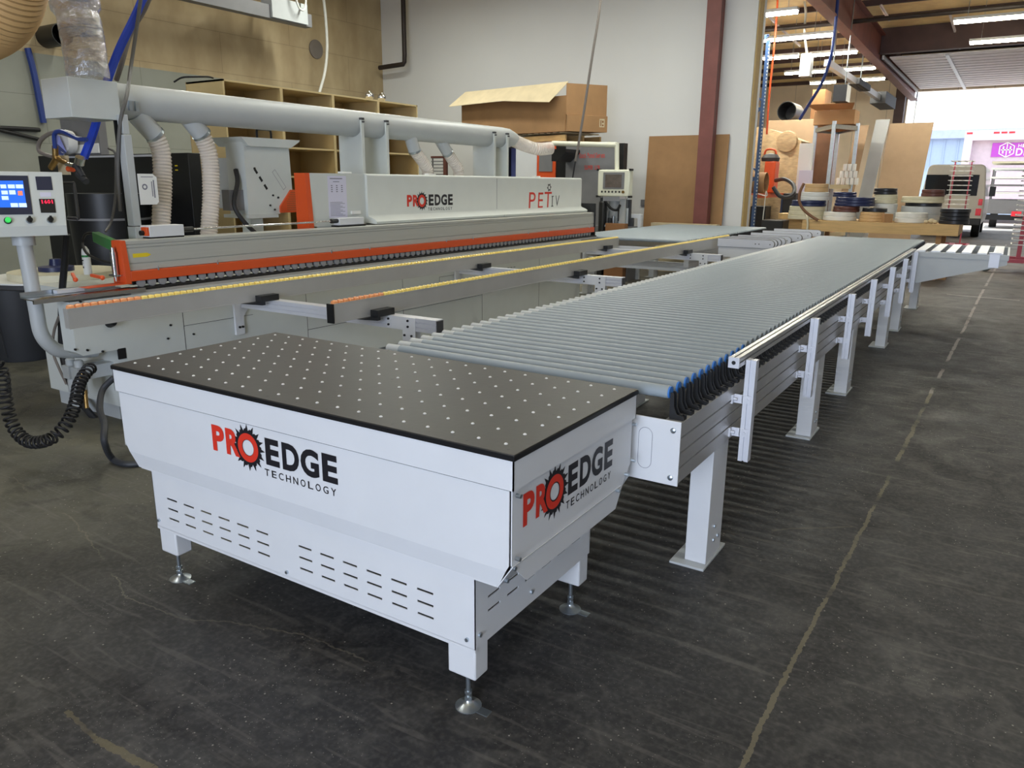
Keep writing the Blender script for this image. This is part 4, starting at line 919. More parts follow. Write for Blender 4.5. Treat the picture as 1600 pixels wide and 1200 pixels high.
knob(12, 345, 'start_button', 'green_button', True); knob(46, 344.5, 'selector_knob', 'black_plastic'); knob(78.5, 344, 'selector_knob', 'black_plastic')
hq = [atp(100, 284, -0.03), atp(118, 284, -0.03), atp(121, 288, -0.03), atp(127, 336, -0.03), atp(124, 339, -0.03), atp(110, 338, -0.03)]
b = MB(); b.tube(spline([q + Vector((-0.03, 0.0, 0)) for q in hq], 4), 0.011, 8); b.build('panel_handle', 'black_plastic', hs)
# thick black cable from the panel down behind the arm
P = [AY(104, 366, 2.95), AY(101, 410, 2.95), AY(97, 460, 2.95), AY(96, 520, 2.95), AY(99, 560, 2.95), AY(113, 605, 2.9), AY(140, 645, 2.9), AY(170, 668, 3.0), AY(200, 678, 3.1)]
b = MB(); b.tube(spline(P, 6), 0.024, 10); b.build('panel_cable', 'black_rubber', eb)
b = MB(); b.tube(spline([AY(92, 495, 2.9), AY(84, 520, 2.9), AY(83, 550, 2.9), AY(92, 575, 2.9), AY(104, 600, 2.9)], 6), 0.010, 8); b.build('conduit', 'grey_hose', eb)
# warning label and air service unit on the pedestal
f = Flat((-6.0, 2.999, 0.30), (1, 0, 0), (0, 0, 1), 0.0006); f.poly([(0, 0), (0.09, 0), (0.045, 0.11)]); wl = f.build('warning_label', 'yellow_label', eb)
f = Flat((-6.0, 2.998, 0.30), (1, 0, 0), (0, 0, 1), 0.0006); f.poly([(0.032, 0.02), (0.058, 0.02), (0.045, 0.075)]); f.build('warning_mark', 'black_print', eb)
b = MB()
for x in (-5.42, -5.31):
    b.box(x, x + 0.08, 2.70, 3.0, 0.36, 0.45); b.lathe([(0.02, 0), (0.034, 0.02), (0.034, 0.1), (0.03, 0.12)], (x + 0.04, 2.74, 0.24), 'z', 16)
    b.lathe([(0.03, 0), (0.03, 0.04), (0.02, 0.05)], (x + 0.04, 2.74, 0.45), 'z', 16)
b.build('air_regulator', 'light_grey_paint', eb)
b = MB(); b.cyl((-5.20, 2.72, 0.30), (-5.17, 2.70, 0.18), 0.014); b.cyl((-5.20, 2.72, 0.42), (-5.20, 2.70, 0.30), 0.018); b.build('air_fitting', 'brass', eb)

# ============================================================ HOSES AND THINGS AROUND THE PANEL
P = [AY(-30, 560, 2.1), AY(0, 575, 2.12), AY(8, 620, 2.15), AY(20, 665, 2.15), AY(45, 690, 2.16), AY(80, 685, 2.2), AY(105, 660, 2.3), AY(118, 630, 2.4), AY(124, 600, 2.5), AY(136, 580, 2.6), AY(142, 575, 2.65)]
Q = spline(P, 10); L = [0]
for i in range(1, len(Q)): L.append(L[-1] + (Q[i] - Q[i - 1]).length)
out = []; turns = 46; m = turns * 12; j = 0
for i in range(m + 1):
    t = L[-1] * i / m
    while j < len(L) - 2 and L[j + 1] < t: j += 1
    c = Q[j].lerp(Q[j + 1], (t - L[j]) / max(1e-6, L[j + 1] - L[j])); d = (Q[j + 1] - Q[j]).normalized(); n1 = d.cross(Vector((0, 1, 0.2))).normalized(); n2 = d.cross(n1)
    a = 2 * PI * i / 12; out.append(c + (n1 * math.cos(a) + n2 * math.sin(a)) * 0.034)
b = MB(); b.tube(out, 0.0075, 6); o = b.build('coiled_hose', 'black_rubber'); tag(o, 'black coiled air hose drooping to the floor at the left edge', 'hose')
b = MB(); P = [AY(178, 590, 2.66), AY(160, 610, 2.6), AY(156, 640, 2.5), AY(163, 662, 2.42), AY(163, 690, 2.36), AZ(175, 716, 0.03), AZ(198, 725, 0.02), AZ(235, 722, 0.02)]
b.tube(spline(P, 8), 0.02, 10); o = b.build('air_supply_hose', 'dark_grey'); tag(o, 'dark grey hose curling to the floor beside the left end of the table', 'hose')
# tan corrugated duct, top left corner
du = thing('corrugated_duct', 'tan corrugated dust duct hanging in the top left corner', 'duct', AY(0, 60, 2.5))
ridged_hose([AY(45, -260, 2.5), AY(30, -120, 2.5), AY(18, -40, 2.5), AY(0, 15, 2.5), AY(-40, 45, 2.5), AY(-100, 55, 2.5), AY(-190, 50, 2.5)], 0.196, 'tan_duct', du, 'duct_hose', 40, 0.028, 0.95)
# blue hoses from the ceiling
def cable(name, pts, r, m, label, cat='cable', k=6, n=8, group=None):
    if pts[0].z > 3.4 and pts[0].x > -13.5: pts = [Vector((pts[0].x, pts[0].y, 6.3 if pts[0].y < 16 else 6.1))] + pts
    b = MB(); b.tube(spline(pts, k), r, n); o = b.build(name, m); tag(o, label, cat, group); return o
cable('blue_air_hose', [AY(262, -120, 4.2), AY(222, 0, 3.9), AY(185, 80, 3.7), AY(160, 150, 3.6), AY(148, 200, 3.5), AY(131, 247, 3.4)], 0.032, 'blue_hose', 'thick bright blue hose running from the ceiling down behind the white pipe box', 'hose')
cable('conduit_hose', [AY(270, -120, 4.3), AY(232, 0, 4.0), AY(205, 50, 3.9), AY(190, 100, 3.8), AY(182, 125, 3.8)], 0.02, 'grey_hose', 'grey hose hanging beside the thick blue hose', 'hose')
cable('black_cable', [AY(228, -60, 3.9), AY(214, 40, 3.8), AY(204, 108, 3.7), AY(198, 150, 3.5), AY(188, 190, 3.42), AY(184, 260, 3.4), AY(188, 330, 3.4)], 0.014, 'grey_cable', 'grey cable hanging in front of the left end of the dust pipe', 'cable')
w1 = -13.75
cable('blue_wall_hose', [AX(43, 75, w1), AX(52, 110, w1), AX(60, 150, w1), AX(68, 192, w1)], 0.05, 'navy_hose', 'dark blue hose on the wall left of the white pipe box', 'hose')
cable('wall_cable', [AX(-20, 199, w1), AX(30, 201, w1), AX(62, 203, w1)], 0.035, 'black_rubber', 'upper of two black cables on the wall, above the operator panel', 'cable')
cable('wall_cable', [AX(-20, 199, w1), AX(20, 208, w1), AX(66, 219, w1)], 0.03, 'black_rubber', 'lower sloping black cable on the wall, above the operator panel', 'cable')
cable('grey_loop_hose', [AY(83, 245, 3.3), AY(62, 237, 3.3), AY(62, 222, 3.3), AY(75, 210, 3.3), AY(92, 207, 3.3), AY(115, 214, 3.3), AY(133, 219, 3.3)], 0.016, 'grey_hose', 'grey hose looping over the brass valve behind the operator panel', 'hose')
cable('navy_loop_hose', [AY(86, 232, 3.25), AY(85, 210, 3.25), AY(94, 205, 3.25), AY(108, 210, 3.25), AY(122, 217, 3.25), AY(135, 218, 3.25)], 0.016, 'navy_hose', 'navy hose looping above the brass valve to the thick blue hose', 'hose')
cable('thin_cable', [AY(170, 232, 3.7), AY(180, 240, 3.7), AY(181, 270, 3.7), AY(180, 310, 3.7), AY(174, 345, 3.7), AY(165, 362, 3.6)], 0.010, 'grey_cable', 'thin grey cable in front of the black cabinet left of the post', 'cable')
cable('tool_cable', [AY(148, 364, 3.3), AY(134, 366, 3.3), AY(129, 380, 3.3), AY(136, 396, 3.2), AY(155, 406, 3.1), AY(178, 412, 3.05)], 0.010, 'black_rubber', 'thin black cable looping from the green tool to the air cylinder', 'cable')
vl = thing('brass_valve', 'brass air valve with fittings under the thick blue hose', 'valve', AY(100, 260, 3.3))
b = MB(); b.cyl(AY(86, 228, 3.3), AY(87, 248, 3.3), 0.022); b.cyl(AY(80, 262, 3.3), AY(90, 246, 3.3), 0.024); b.cyl(AY(88, 248, 3.3), AY(106, 256, 3.3), 0.018); b.build('valve_body', 'brass', vl)
b = MB(); b.cyl(AY(119, 258, 3.3), AY(130, 277, 3.3), 0.022); b.cyl(AY(122, 272, 3.3), AY(135, 284, 3.3), 0.024); b.build('valve_outlet', 'dark_grey', vl)
b = MB(); b.cyl(AY(126, 246, 3.3), AY(124, 256, 3.3), 0.036); b.cyl(AY(104, 256, 3.3), AY(116, 259, 3.3), 0.018); b.build('hose_clamp', 'chrome', vl)
b = MB(); b.cyl(AY(107, 264, 3.32), AY(114, 264, 3.32), 0.022); b.build('orange_ring', 'orange_paint', vl)
# black cabinet and drum
def box_px(name, m, xa, xb, ya, yb, Y, depth, parent=None, bevel=0.0, zb=None):
    """box whose front face at depth Y spans the given picture extent"""
    mid = (ya + yb) / 2; a = AY(xa, mid, Y).x; c = AY(xb, mid, Y).x; xm = (xa + xb) / 2; z1 = AY(xm, ya, Y).z; z0 = AY(xm, yb, Y).z if zb is None else zb
    b = MB(); b.box(a, c, Y, Y + depth, z0, z1); return b.build(name, m, parent, bevel=bevel)
cb = thing('black_cabinet', 'tall black cabinet behind the operator panel with flexible hoses before it', 'cabinet', (-8.2, 4.9, 0))
box_px('cabinet_body', 'black_plastic', 63, 296, 241, 300, 4.85, 0.14, cb, 0.005, 0.0)
b = MB(); b.box(AY(100, 241, 4.85).x, AY(255, 241, 4.85).x, 4.835, 4.85, AY(160, 243, 4.85).z - 0.02, AY(160, 243, 4.85).z); b.build('top_edge', 'alu_pale', cb)
q = AY(276, 260, 4.85)
b = MB(); b.box(q.x - 0.015, q.x + 0.015, 4.84, 4.85, q.z - 0.0, q.z + 0.012); b.box(q.x - 0.015, q.x + 0.015, 4.84, 4.85, q.z - 0.04, q.z - 0.03); b.build('indicator_marks', 'yellow_label', cb)
dm = thing('black_drum', 'shiny black drum with grey rim between operator panel and white post', 'drum', (AY(158, 343, 4.35).x, 4.45, 0))
q = AY(158, 343, 4.35); b = MB(); b.lathe([(0.30, 0), (0.34, 0.5), (0.37, q.z - 0.02), (0.37, q.z + 0.25), (0.01, q.z + 0.25)], (q.x, 4.45, 0), 'z', 32); b.build('drum_body', 'black_plastic', dm)
b = MB(); b.lathe([(0.375, 0), (0.385, 0.0), (0.385, 0.02), (0.375, 0.02)], (q.x, 4.45, q.z), 'z', 32); b.build('drum_rim', 'grey_machine', dm)
# grey metal box and film roll on the cabinet
q = AY(130, 240, 4.9); zt = AY(179, 241, 4.85).z
gb = thing('grey_steel_box', 'grey steel box with worn stickers on top of the black cabinet', 'box', (q.x, 5.0, zt))
xa = AY(104, 215, 4.95).x; xb = AY(162, 215, 4.95).x
b = MB(); b.box(xa, xb, 4.90, 4.99, zt, AY(130, 184, 4.95).z); b.build('box_body', 'grey_machine', gb)
b = MB(); b.prism([(xa + 0.1, zt + 0.02), (xb - 0.02, zt + 0.02), (xb - 0.02, zt + 0.12), (xa + 0.1, zt + 0.1)], 'y', 4.885, 4.90); b.build('control_strip', 'label_white', gb)
fm = thing('film_bag', 'white and blue plastic bag with a roll, behind the brass valve', 'bag', AY(100, 240, 4.75))
b = MB(); c = AY(105, 222, 4.8); b.lathe([(0.05, 0), (0.12, 0.0), (0.13, 0.05), (0.12, 0.1), (0.05, 0.1)], (c.x, 4.75, c.z), 'y', 20); b.build('roll', 'label_white', fm)
b = MB(); b.add([AY(84, 208, 4.8), AY(92, 212, 4.7), AY(104, 238, 4.72), AY(98, 243, 4.8), AY(84, 240, 4.75), AY(90, 225, 4.66)], [(0, 1, 5), (1, 2, 5), (2, 3, 5), (3, 4, 5), (4, 0, 5)]); b.build('bag_film', 'paint_blue', fm)
o = box_px('paper_tag', 'cardboard_pale', 90, 107, 243, 273, 3.38, 0.01); tag(o, 'cream paper tag hanging below the brass valve', 'tag')
# trash can
q = AZ(43, 558, 0); q.y -= 0.28; tc_ = thing('trash_can', 'large dark grey round trash can standing on the floor at the left edge', 'trash can', (q.x, q.y + 0.28, 0))
b = MB(); b.lathe([(0.24, 0), (0.25, 0.02), (0.30, 0.66), (0.30, 0.70), (0.29, 0.70), (0.24, 0.05), (0.01, 0.05)], (q.x, q.y + 0.28, 0), 'z', 32); b.build('can_body', 'dark_grey', tc_)
b = MB(); b.lathe([(0.30, 0.70), (0.325, 0.70), (0.325, 0.74), (0.30, 0.745)], (q.x, q.y + 0.28, 0), 'z', 32); b.build('can_rim', 'black_plastic', tc_)
for s in (-0.15, 0.12):
    b = MB(); b.bar((q.x + s * 0.9, q.y + 0.28 - 0.225, 0.05), (q.x + s, q.y + 0.28 - 0.28, 0.68), 0.02, 0.02); b.build('can_rib', 'dark_grey', tc_)
# coil table
q = AY(60, 434, 3.2); ct = thing('coil_table', 'round white table top with a grey rim behind the panel arm', 'table', (q.x, 3.6, 0))
zt = q.z; cx = q.x
b = MB(); b.lathe([(0.01, -0.06), (0.48, -0.06), (0.50, -0.05), (0.50, -0.012)], (cx, 3.35, zt), 'z', 40); b.build('table_rim', 'groove_dark', ct)
b = MB(); b.lathe([(0.01, -0.012), (0.53, -0.012), (0.53, 0.0), (0.01, 0.0)], (cx, 3.35, zt), 'z', 40); b.build('table_disc', 'white_coil', ct)
b = MB(); b.cyl((cx, 3.35, 0), (cx, 3.35, zt - 0.06), 0.06); b.lathe([(0.1, 0), (0.1, 0.02), (0.06, 0.04)], (cx, 3.35, 0), 'z', 24); b.build('pedestal', 'grey_machine', ct)
cl = thing('edge_band_coil', 'large pale maple edge band coil lying behind the black panel cable', 'coil', (cx + 0.22, 3.35, zt))
b = MB(); b.lathe([(0.18, 0), (0.40, 0), (0.40, 0.055), (0.18, 0.055)], (cx + 0.12, 3.35, zt), 'z', 48); b.build('coil_band', 'cream_coil', cl)
b = MB(); b.lathe([(0.02, 0.056), (0.13, 0.056), (0.13, 0.09), (0.05, 0.10), (0.04, 0.15), (0.02, 0.15)], (cx + 0.10, 3.3, zt), 'z', 24); b.build('coil_hub', 'navy_coil', cl)
q = AY(137, 421, 3.3); bt = thing('spray_bottle', 'white spray bottle with green band, standing on the pale coil', 'bottle', (q.x, 3.3, zt))
zb = zt + 0.0565
b = MB(); b.lathe([(0.028, 0), (0.030, 0.005), (0.030, 0.16), (0.026, 0.19), (0.012, 0.215), (0.004, 0.22)], (q.x, 3.3, zb), 'z', 20); b.build('bottle_body', 'label_white', bt)
b = MB(); b.lathe([(0.0305, 0.135), (0.0308, 0.135), (0.0308, 0.150), (0.0305, 0.150)], (q.x, 3.3, zb), 'z', 20); b.build('green_band', 'green_paint', bt)
b = MB(); b.box(q.x - .012, q.x + .014, 3.2675, 3.269, zb + .105, zb + .115); b.box(q.x - .012, q.x + .014, 3.2675, 3.269, zb + .09, zb + .093); b.box(q.x - .004, q.x + .010, 3.2675, 3.269, zb + .05, zb + .065); b.build('label_print', 'black_print', bt)
gt = thing('glue_gun', 'dark green hand tool leaning over the orange end plate', 'tool', AY(165, 378, 3.3))
b = MB(); a = AY(150, 370, 3.3); c = AY(184, 386, 3.15); b.bar(a, c, 0.05, 0.075); b.build('tool_body', 'green_paint', gt, bevel=0.004)
b = MB(); b.bar(c - Vector((0.06, 0, 0)), c + Vector((0.05, 0.0, 0.03)), 0.03, 0.02); b.build('tool_lip', 'green_paint', gt)
for (x0, y0, x1, y1, s) in ((113, 428, 118, 437, 'left'), (143, 430, 160, 434, 'right')):
    c1 = thing('orange_clamp', '%s of two small orange levers on the chrome entry track' % s, 'lever', AY(x1, y1, 2.75))
    b = MB(); b.bar(AY(x0, y0, 2.78), AY(x1, y1, 2.75), 0.018, 0.018); b.build('lever', 'orange_paint', c1)
    b = MB(); e = AY(x1, y1, 2.75); b.ball(e, 0.016); b.build('lever_end', 'orange_paint', c1)
# ============================================================ SHELF UNIT AND LEFT BACKGROUND
su = thing('cubby_shelf', 'tall open plywood cubby shelf behind the dust pipe', 'shelf', (-7.6, 7.3, 0))
SX, SD = -7.3, 0.62; ys = [5.70, 6.50, 7.32, 8.145, 8.96]; zt = 2.75
MB().box(SX - SD, SX, ys[0], ys[0] + 0.02, 0, zt).build('side_panel', 'birch_ply', su)
for y in ys[1:-1]: MB().box(SX - SD, SX, y - 0.02, y + 0.02, 0, zt - 0.02).build('divider', 'birch_ply', su)
MB().box(SX - SD, SX, ys[-1] - 0.02, ys[-1], 0, zt).build('side_panel', 'birch_ply', su)
MB().box(SX - SD, SX, ys[0], ys[-1], zt - 0.02, zt).build('top_panel', 'birch_ply', su)
MB().box(SX - SD - 0.01, SX - SD, ys[0], ys[-1], 0, zt).build('back_panel', 'birch_inner', su)
for z in (2.41, 2.07, 1.74, 1.40, 1.06, 0.72, 0.38, 0.05): MB().box(SX - SD, SX - 0.005, ys[0] + .02, ys[-1] - .02, z, z + 0.02).build('shelf_board', 'birch_ply', su)
q = AX(572, 146, -7.6)
for px, s in ((572, 'left'), (591, 'right')):
    q = AX(px, 152, -7.55); l = thing('round_lamp', '%s of two round chrome lamps lying on top of the cubby shelf' % s, 'lamp', (q.x, q.y, zt), 'round lamps on the shelf')
    b = MB(); b.lathe([(0.002, 0), (0.055, 0.0), (0.062, 0.02), (0.045, 0.06), (0.02, 0.08)], (q.x + 0.04, q.y, zt + 0.063), 'x', 20); b.build('lamp_bowl', 'chrome', l)
b = MB(); q = AX(455, 136, -7.5); b.box(q.x - 0.1, q.x + 0.1, q.y - 0.25, q.y + 0.25, zt, zt + 0.012); o = b.build('black_sheet', 'black_plastic'); tag(o, 'thin black panel lying on top of the cubby shelf', 'panel')
cable('shelf_cable', [AX(272, 128, -7.7), AX(285, 121, -7.6), AX(305, 120, -7.5), AX(325, 120, -7.5), AX(333, 122, -7.5)], 0.010, 'black_rubber', 'black cable coiled on the near end of the shelf top', 'cable')
# wall fittings
b = MB(); q = AX(493, 77, XW); b.lathe([(0.01, 0), (0.20, 0), (0.20, 0.03), (0.19, 0.035), (0.01, 0.035)], (XW + .001, q.y, q.z), 'x', 28); o = b.build('round_cover', 'grey_hose'); tag(o, 'round grey cover plate on the tan wall', 'cover plate')
b = MB(); q = AX(72, 58, XW); b.lathe([(0.16, 0.02), (0.16, 0.5), (0.17, 0.5), (0.17, 0.0)], (XW + .001, q.y, q.z), 'x', 28); o = b.build('wall_vent_pipe', 'black_plastic'); tag(o, 'black round vent pipe sticking out of the wall beside the tan duct', 'pipe')
md = thing('metal_raceway', 'galvanised steel raceway hanging in front of the tan wall at the top', 'raceway', AX(430, 25, -12.6))
a = AX(180, -18, -12.6); c = AX(482, 38, -12.6)
b = MB(); b.bar(Vector((-12.6, a.y, c.z + .05)), Vector((-12.6, c.y, c.z + .05)), 0.2, 0.24); b.build('channel', 'grey_machine', md)
m1 = AX(452, 28, -12.6); b = MB(); b.box(-12.75, -12.45, m1.y - 0.55, m1.y + 0.35, c.z - 0.05, c.z + 0.32); b.build('junction_box', 'light_grey_paint', md)
for y in (m1.y - 1.5, m1.y + 0.2): MB().cyl((-12.6, y, c.z + 0.2), (-12.6, y, 6.35), 0.012).build('hanger_rod', 'zinc', md)
cable('white_cable', [AX(502, -30, -13), AX(508, 20, -13), AX(511, 70, -13), AX(508, 110, -13), AX(499, 145, -13)], 0.03, 'white_cable', 'white cable hanging before the tan wall beside the round cover plate', 'cable')
cable('white_cable', [AX(462, -30, -12.3), AX(463, 0, -12.3), AX(470, 15, -12.3), AX(477, 10, -12.3), AX(479, -30, -12.3)], 0.02, 'white_cable', 'white cable looping over the galvanised raceway', 'cable')
b = MB(); P1 = AY(593, 106, 15.2); P2 = AY(630, 100, 15.2); P2.z = P1.z + 0.03
b.tube([P1, P2, Vector((P2.x + 0.04, P2.y, P2.z + 0.05)), Vector((P2.x + 0.05, P2.y, P2.z + 0.2)), Vector((P2.x + 0.05, P2.y, 6.3))], 0.055, 12); o = b.build('iron_pipe', 'pipe_iron'); tag(o, 'dark iron pipe turning up the white wall beside the tan wall', 'pipe')
# second machine, pallet and carton
q0 = AY(808, 250, 13.3); q1 = AY(973, 250, 13.3); zt2 = AY(930, 223, 13.3).z
pm = thing('panel_machine', 'dark grey machine with orange-framed window carrying a pallet, behind the edge banding machine', 'machine', ((q0.x + q1.x) / 2, 13.9, 0))
def slab(name, m, xa, xb, Y, depth, z0, z1, parent): 
    a = AY(xa, 250, Y).x; c = AY(xb, 250, Y).x; b = MB(); b.box(a, c, Y, Y + depth, z0, z1); return b.build(name, m, parent, bevel=0.004)
slab('rear_housing', 'grey_machine', 812, 892, 13.62, 0.9, 0.1, zt2 - 0.03, pm)
slab('white_body', 'white_paint', 806, 839, 13.3, 0.3, 0.1, zt2 + 0.03, pm)
wf = slab('window_frame', 'orange_paint', 839, 868, 13.28, 0.06, 0.1, zt2 + 0.02, pm)
a = AY(843, 232, 13.28); c = AY(863, 268, 13.28); b = MB(); b.box(a.x, c.x, 13.27, 13.28, c.z, a.z); b.build('window_pane', 'grey_machine', wf)
slab('black_body', 'black_plastic', 868, 884, 13.3, 0.3, 0.1, zt2, pm)
gp = slab('grey_door', 'grey_machine', 884, 966, 13.3, 0.12, 0.1, zt2 - 0.02, pm)
slab('black_edge', 'black_plastic', 966, 974, 13.25, 0.17, 0.1, zt2 - 0.02, pm)
MB().box(q0.x + .05, q1.x - .05, 13.32, 13.6, 0, 0.1).build('plinth', 'black_plastic', pm)
o1 = AY(905, 245, 13.298); f = Flat((o1.x, 13.298, AY(905, 247, 13.298).z), (1, 0, 0), (0, 0, 1), 0.001)
wdt = AY(946, 245, 13.298).x - o1.x; wu = wdt / 18.0
x = 0
for ch in 'Quick Panel Series':
    if ch != ' ': f.text(ch, x, x + wu * (0.8 if ch not in 'il' else 0.25), 0 if ch != 'Q' else -0.01, 0.09 if ch not in 'aneuiscr' else 0.065, 0.004)
    x += wu * (1.0 if ch not in 'il ' else 0.5) * 1.15
z2 = AY(915, 265, 13.298).z - f.o.z; x = wdt * 0.22
for ch in 'SUPER LOR':
    if ch != ' ': f.text(ch, x, x + wu, z2, z2 + 0.075, 0.006)
    x += wu * 1.2
f.build('red_lettering', 'red_print', gp)
YA = 12.75
b = MB(); b.tube([AY(863, 224, YA), AY(900, 225, YA), AY(964, 226.5, YA)], 0.045, 12); b.tube([AY(964, 223, YA), AY(964, 268, YA)], 0.04, 12); b.build('swing_arm', 'ivory', pm)
b = MB(); b.prism([(AY(862, 235, YA).x, AY(862, 233, YA).z), (AY(884, 235, YA).x, AY(862, 233, YA).z), (AY(884, 235, YA).x, AY(862, 238, YA).z), (AY(870, 235, YA).x, AY(866, 252, YA).z), (AY(862, 235, YA).x, AY(866, 252, YA).z)], 'y', YA, 13.3); b.build('arm_bracket', 'black_plastic', pm)
x0 = AY(934.5, 265, 12.6).x; x1 = AY(984.5, 265, 12.6).x; z1 = AY(960, 265, 12.6).z; z0 = AY(960, 307, 12.6).z
hm = MB().box(x0, x1, 12.6, 12.75, z0, z1).build('terminal', 'ivory', pm, bevel=0.02)
W = x1 - x0; H = z1 - z0
MB().box(x0 + .18 * W, x0 + .84 * W, 12.59, 12.6, z0 + .28 * H, z0 + .90 * H).build('terminal_bezel', 'grey_machine', hm)
MB().box(x0 + .25 * W, x0 + .76 * W, 12.585, 12.59, z0 + .34 * H, z0 + .82 * H).build('terminal_screen', 'hmi_glass', hm)
b = MB()
for i in range(6): b.box(x0 + (.13 + i * .11) * W, x0 + (.17 + i * .11) * W, 12.59, 12.6, z0 + .14 * H, z0 + .21 * H)
b.build('terminal_keys', 'black_plastic', hm)
b = MB(); b.cyl((x0 + .82 * W, 12.585, z0 + .17 * H), (x0 + .82 * W, 12.6, z0 + .17 * H), 0.025); b.build('terminal_knob', 'brass', hm)
for (u, v) in ((0, 0), (1, 0), (0, 1), (1, 1)):
    b = MB(); b.box(x0 + u * W - 0.015 + (0 if u else -.005), x0 + u * W + 0.02, 12.59, 12.7, z0 + v * H - .02, z0 + v * H + .015); b.build('corner_guard', 'black_plastic', hm)
random.seed(3)
ux0 = AY(940, 345, 12.9).x; tu = MB(); tu.box(ux0 - .1, -5.66, 12.75, 13.12, 0.0, 0.96); tu = tu.build('trim_unit_base', 'grey_machine', pm)
for i in range(26):
    y = 12.78 + random.random() * 0.2; x = ux0 + random.random() * (-5.78 - ux0); s = 0.03 + random.random() * 0.05
    b = MB(); h = 0.08 + 0.42 * random.random() * (1 if i % 3 else .4)
    if i % 2: b.box(x, x + s * 1.6, y, y + s, 0.961, 0.96 + h)
    else: b.cyl((x, y, 0.961), (x, y, 0.96 + h), s * 0.6, n=12)
    b.build('trim_block' if i % 2 else 'trim_post', ('zinc', 'dark_grey', 'light_grey_paint')[i % 3], tu)
b = MB(); xm_ = AY(958, 330, 12.9).x; b.cyl((xm_, 12.95, 0.96), (xm_, 12.95, 1.45), 0.10); b.build('trim_motor', 'light_grey_paint', tu)
MB().box(xm_ - .16, xm_ + .16, 12.8, 13.05, 1.40, 1.55).build('motor_head', 'alu_pale', tu)
b = MB(); b.tube(spline([AY(938, 322, 12.7), AY(946, 317, 12.7), AY(955, 326, 12.7), AY(964, 328, 12.7), AY(969, 320, 12.7)]), 0.022, 8); b.build('unit_cable', 'black_rubber', tu)
b = MB(); b.box(AY(934, 345, 12.6).x, AY(943, 345, 12.6).x, 12.6, 12.75, 0.0, AY(940, 314, 12.6).z); b.build('unit_cover', 'black_plastic', tu, bevel=0.03)
zp = zt2 + 0.035
pl = thing('wooden_pallet', 'wooden pallet lying on the grey machine under the big carton', 'pallet', (AY(880, 215, 13.5).x, 13.6, zp))
pa = Vector((AY(800, 215, 13.75).x, 13.75, zp)); pb = Vector((AY(883, 215, 13.32).x, 13.32, zp)); dd = (pb - pa).normalized(); nn = Vector((-dd.y, dd.x, 0)); pcn = pb + nn * 1.05; 
hp_ = AY(884, 206, 13.4).z - zp
for i in range(9):
    s = pa + dd * ((pb - pa).length * i / 8.6); b = MB(); b.bar(s + Vector((0, 0, hp_ - 0.01)), s + nn * 1.0 + Vector((0, 0, hp_ - 0.01)), 0.09, 0.02); b.build('deck_board', 'cardboard_pale', pl)
for t in (0.02, 0.5, 0.98):
    b = MB(); b.bar(pa + nn * t + Vector((0, 0, 0.06)), pb + nn * t + Vector((0, 0, 0.06)), 0.04, max(0.08, hp_ - 0.05)); b.build('stringer', 'pine', pl)
for t in (0.02, 0.35, 0.65, 0.95):
    b = MB(); b.bar(pa + nn * t + Vector((0, 0, 0.01)), pb + nn * t + Vector((0, 0, 0.01)), 0.09, 0.018); b.build('base_board', 'wood_dark', pl)
zc = zp + hp_ + 0.005
bx = thing('large_carton', 'big open brown carton with a pale folded flap on the wooden pallet', 'carton', (AY(850, 180, 13.6).x, 13.8, zc))
A = Vector((AY(722, 180, 13.9).x, 13.9, zc)); B = Vector((AY(884, 180, 13.3).x, 13.3, zc)); Cc = Vector((AY(947, 180, 14.0).x, 14.0, zc)); D = A + (Cc - B)
zs1 = AY(800, 157, 13.6).z - zc; zs2 = AY(900, 130, 13.4).z - zc
def wallp(name, m, p, q, h, h2=None):
    up = Vector((0, 0, 1)); b = MB(); n = (q - p).normalized().cross(up) * 0.012; h2 = h if h2 is None else h2
    b.add([p, q, q + up * h2, p + up * h, p + n, q + n, q + n + up * h2, p + n + up * h], [(0, 1, 2, 3), (7, 6, 5, 4), (0, 4, 5, 1), (1, 5, 6, 2), (2, 6, 7, 3), (3, 7, 4, 0)])
    return b.build(name, m, bx, smooth=0)
wallp('carton_wall', 'cardboard', A, B, zs1); wallp('carton_wall', 'cardboard', B, Cc, zs2); wallp('carton_wall', 'cardboard', Cc, D, zs1); wallp('carton_wall', 'cardboard', D, A, zs1)
b = MB(); b.add([A, B, Cc, D, A + Vector((0, 0, .01)), B + Vector((0, 0, .01)), Cc + Vector((0, 0, .01)), D + Vector((0, 0, .01))], [(0, 1, 2, 3), (7, 6, 5, 4), (0, 4, 5, 1), (1, 5, 6, 2), (2, 6, 7, 3), (3, 7, 4, 0)]); b.build('carton_floor', 'cardboard', bx)
nrm = (B - A).normalized().cross(Vector((0, 0, 1)))
t0 = A + Vector((0, 0, zs1)); t1 = B + Vector((0, 0, zs1)); dv = (t1 - t0)
f0 = t0 - dv * 0.06 + nrm * 0.22 + Vector((0, 0, -0.04)); f1 = t0 + dv * 0.93 + nrm * 0.25 + Vector((0, 0, -0.13)); fm_ = t0 + dv * 0.5 + nrm * 0.25 + Vector((0, 0, -0.03))
u0 = t0 - dv * 0.0 - nrm * 0.1 + Vector((0, 0, 0.26)); u1 = t1 - nrm * 0.06 + Vector((0, 0, 0.24)); um = t0 + dv * 0.5 - nrm * 0.08 + Vector((0, 0, 0.25))
e = Vector((0, 0, 0.01)); b = MB(); b.add([f0, fm_, f1, u1, um, u0, f0 + e, fm_ + e, f1 + e, u1 + e, um + e, u0 + e], [(0, 1, 4, 5), (1, 2, 3, 4), (6, 11, 10, 7), (7, 10, 9, 8), (0, 6, 7, 1), (1, 7, 8, 2), (2, 8, 9, 3), (3, 9, 10, 4), (4, 10, 11, 5), (5, 11, 6, 0)]); b.build('carton_flap', 'cardboard_pale', bx)
mB = B + (B - Cc).normalized().cross(Vector((0, 0, 1))) * -0.02
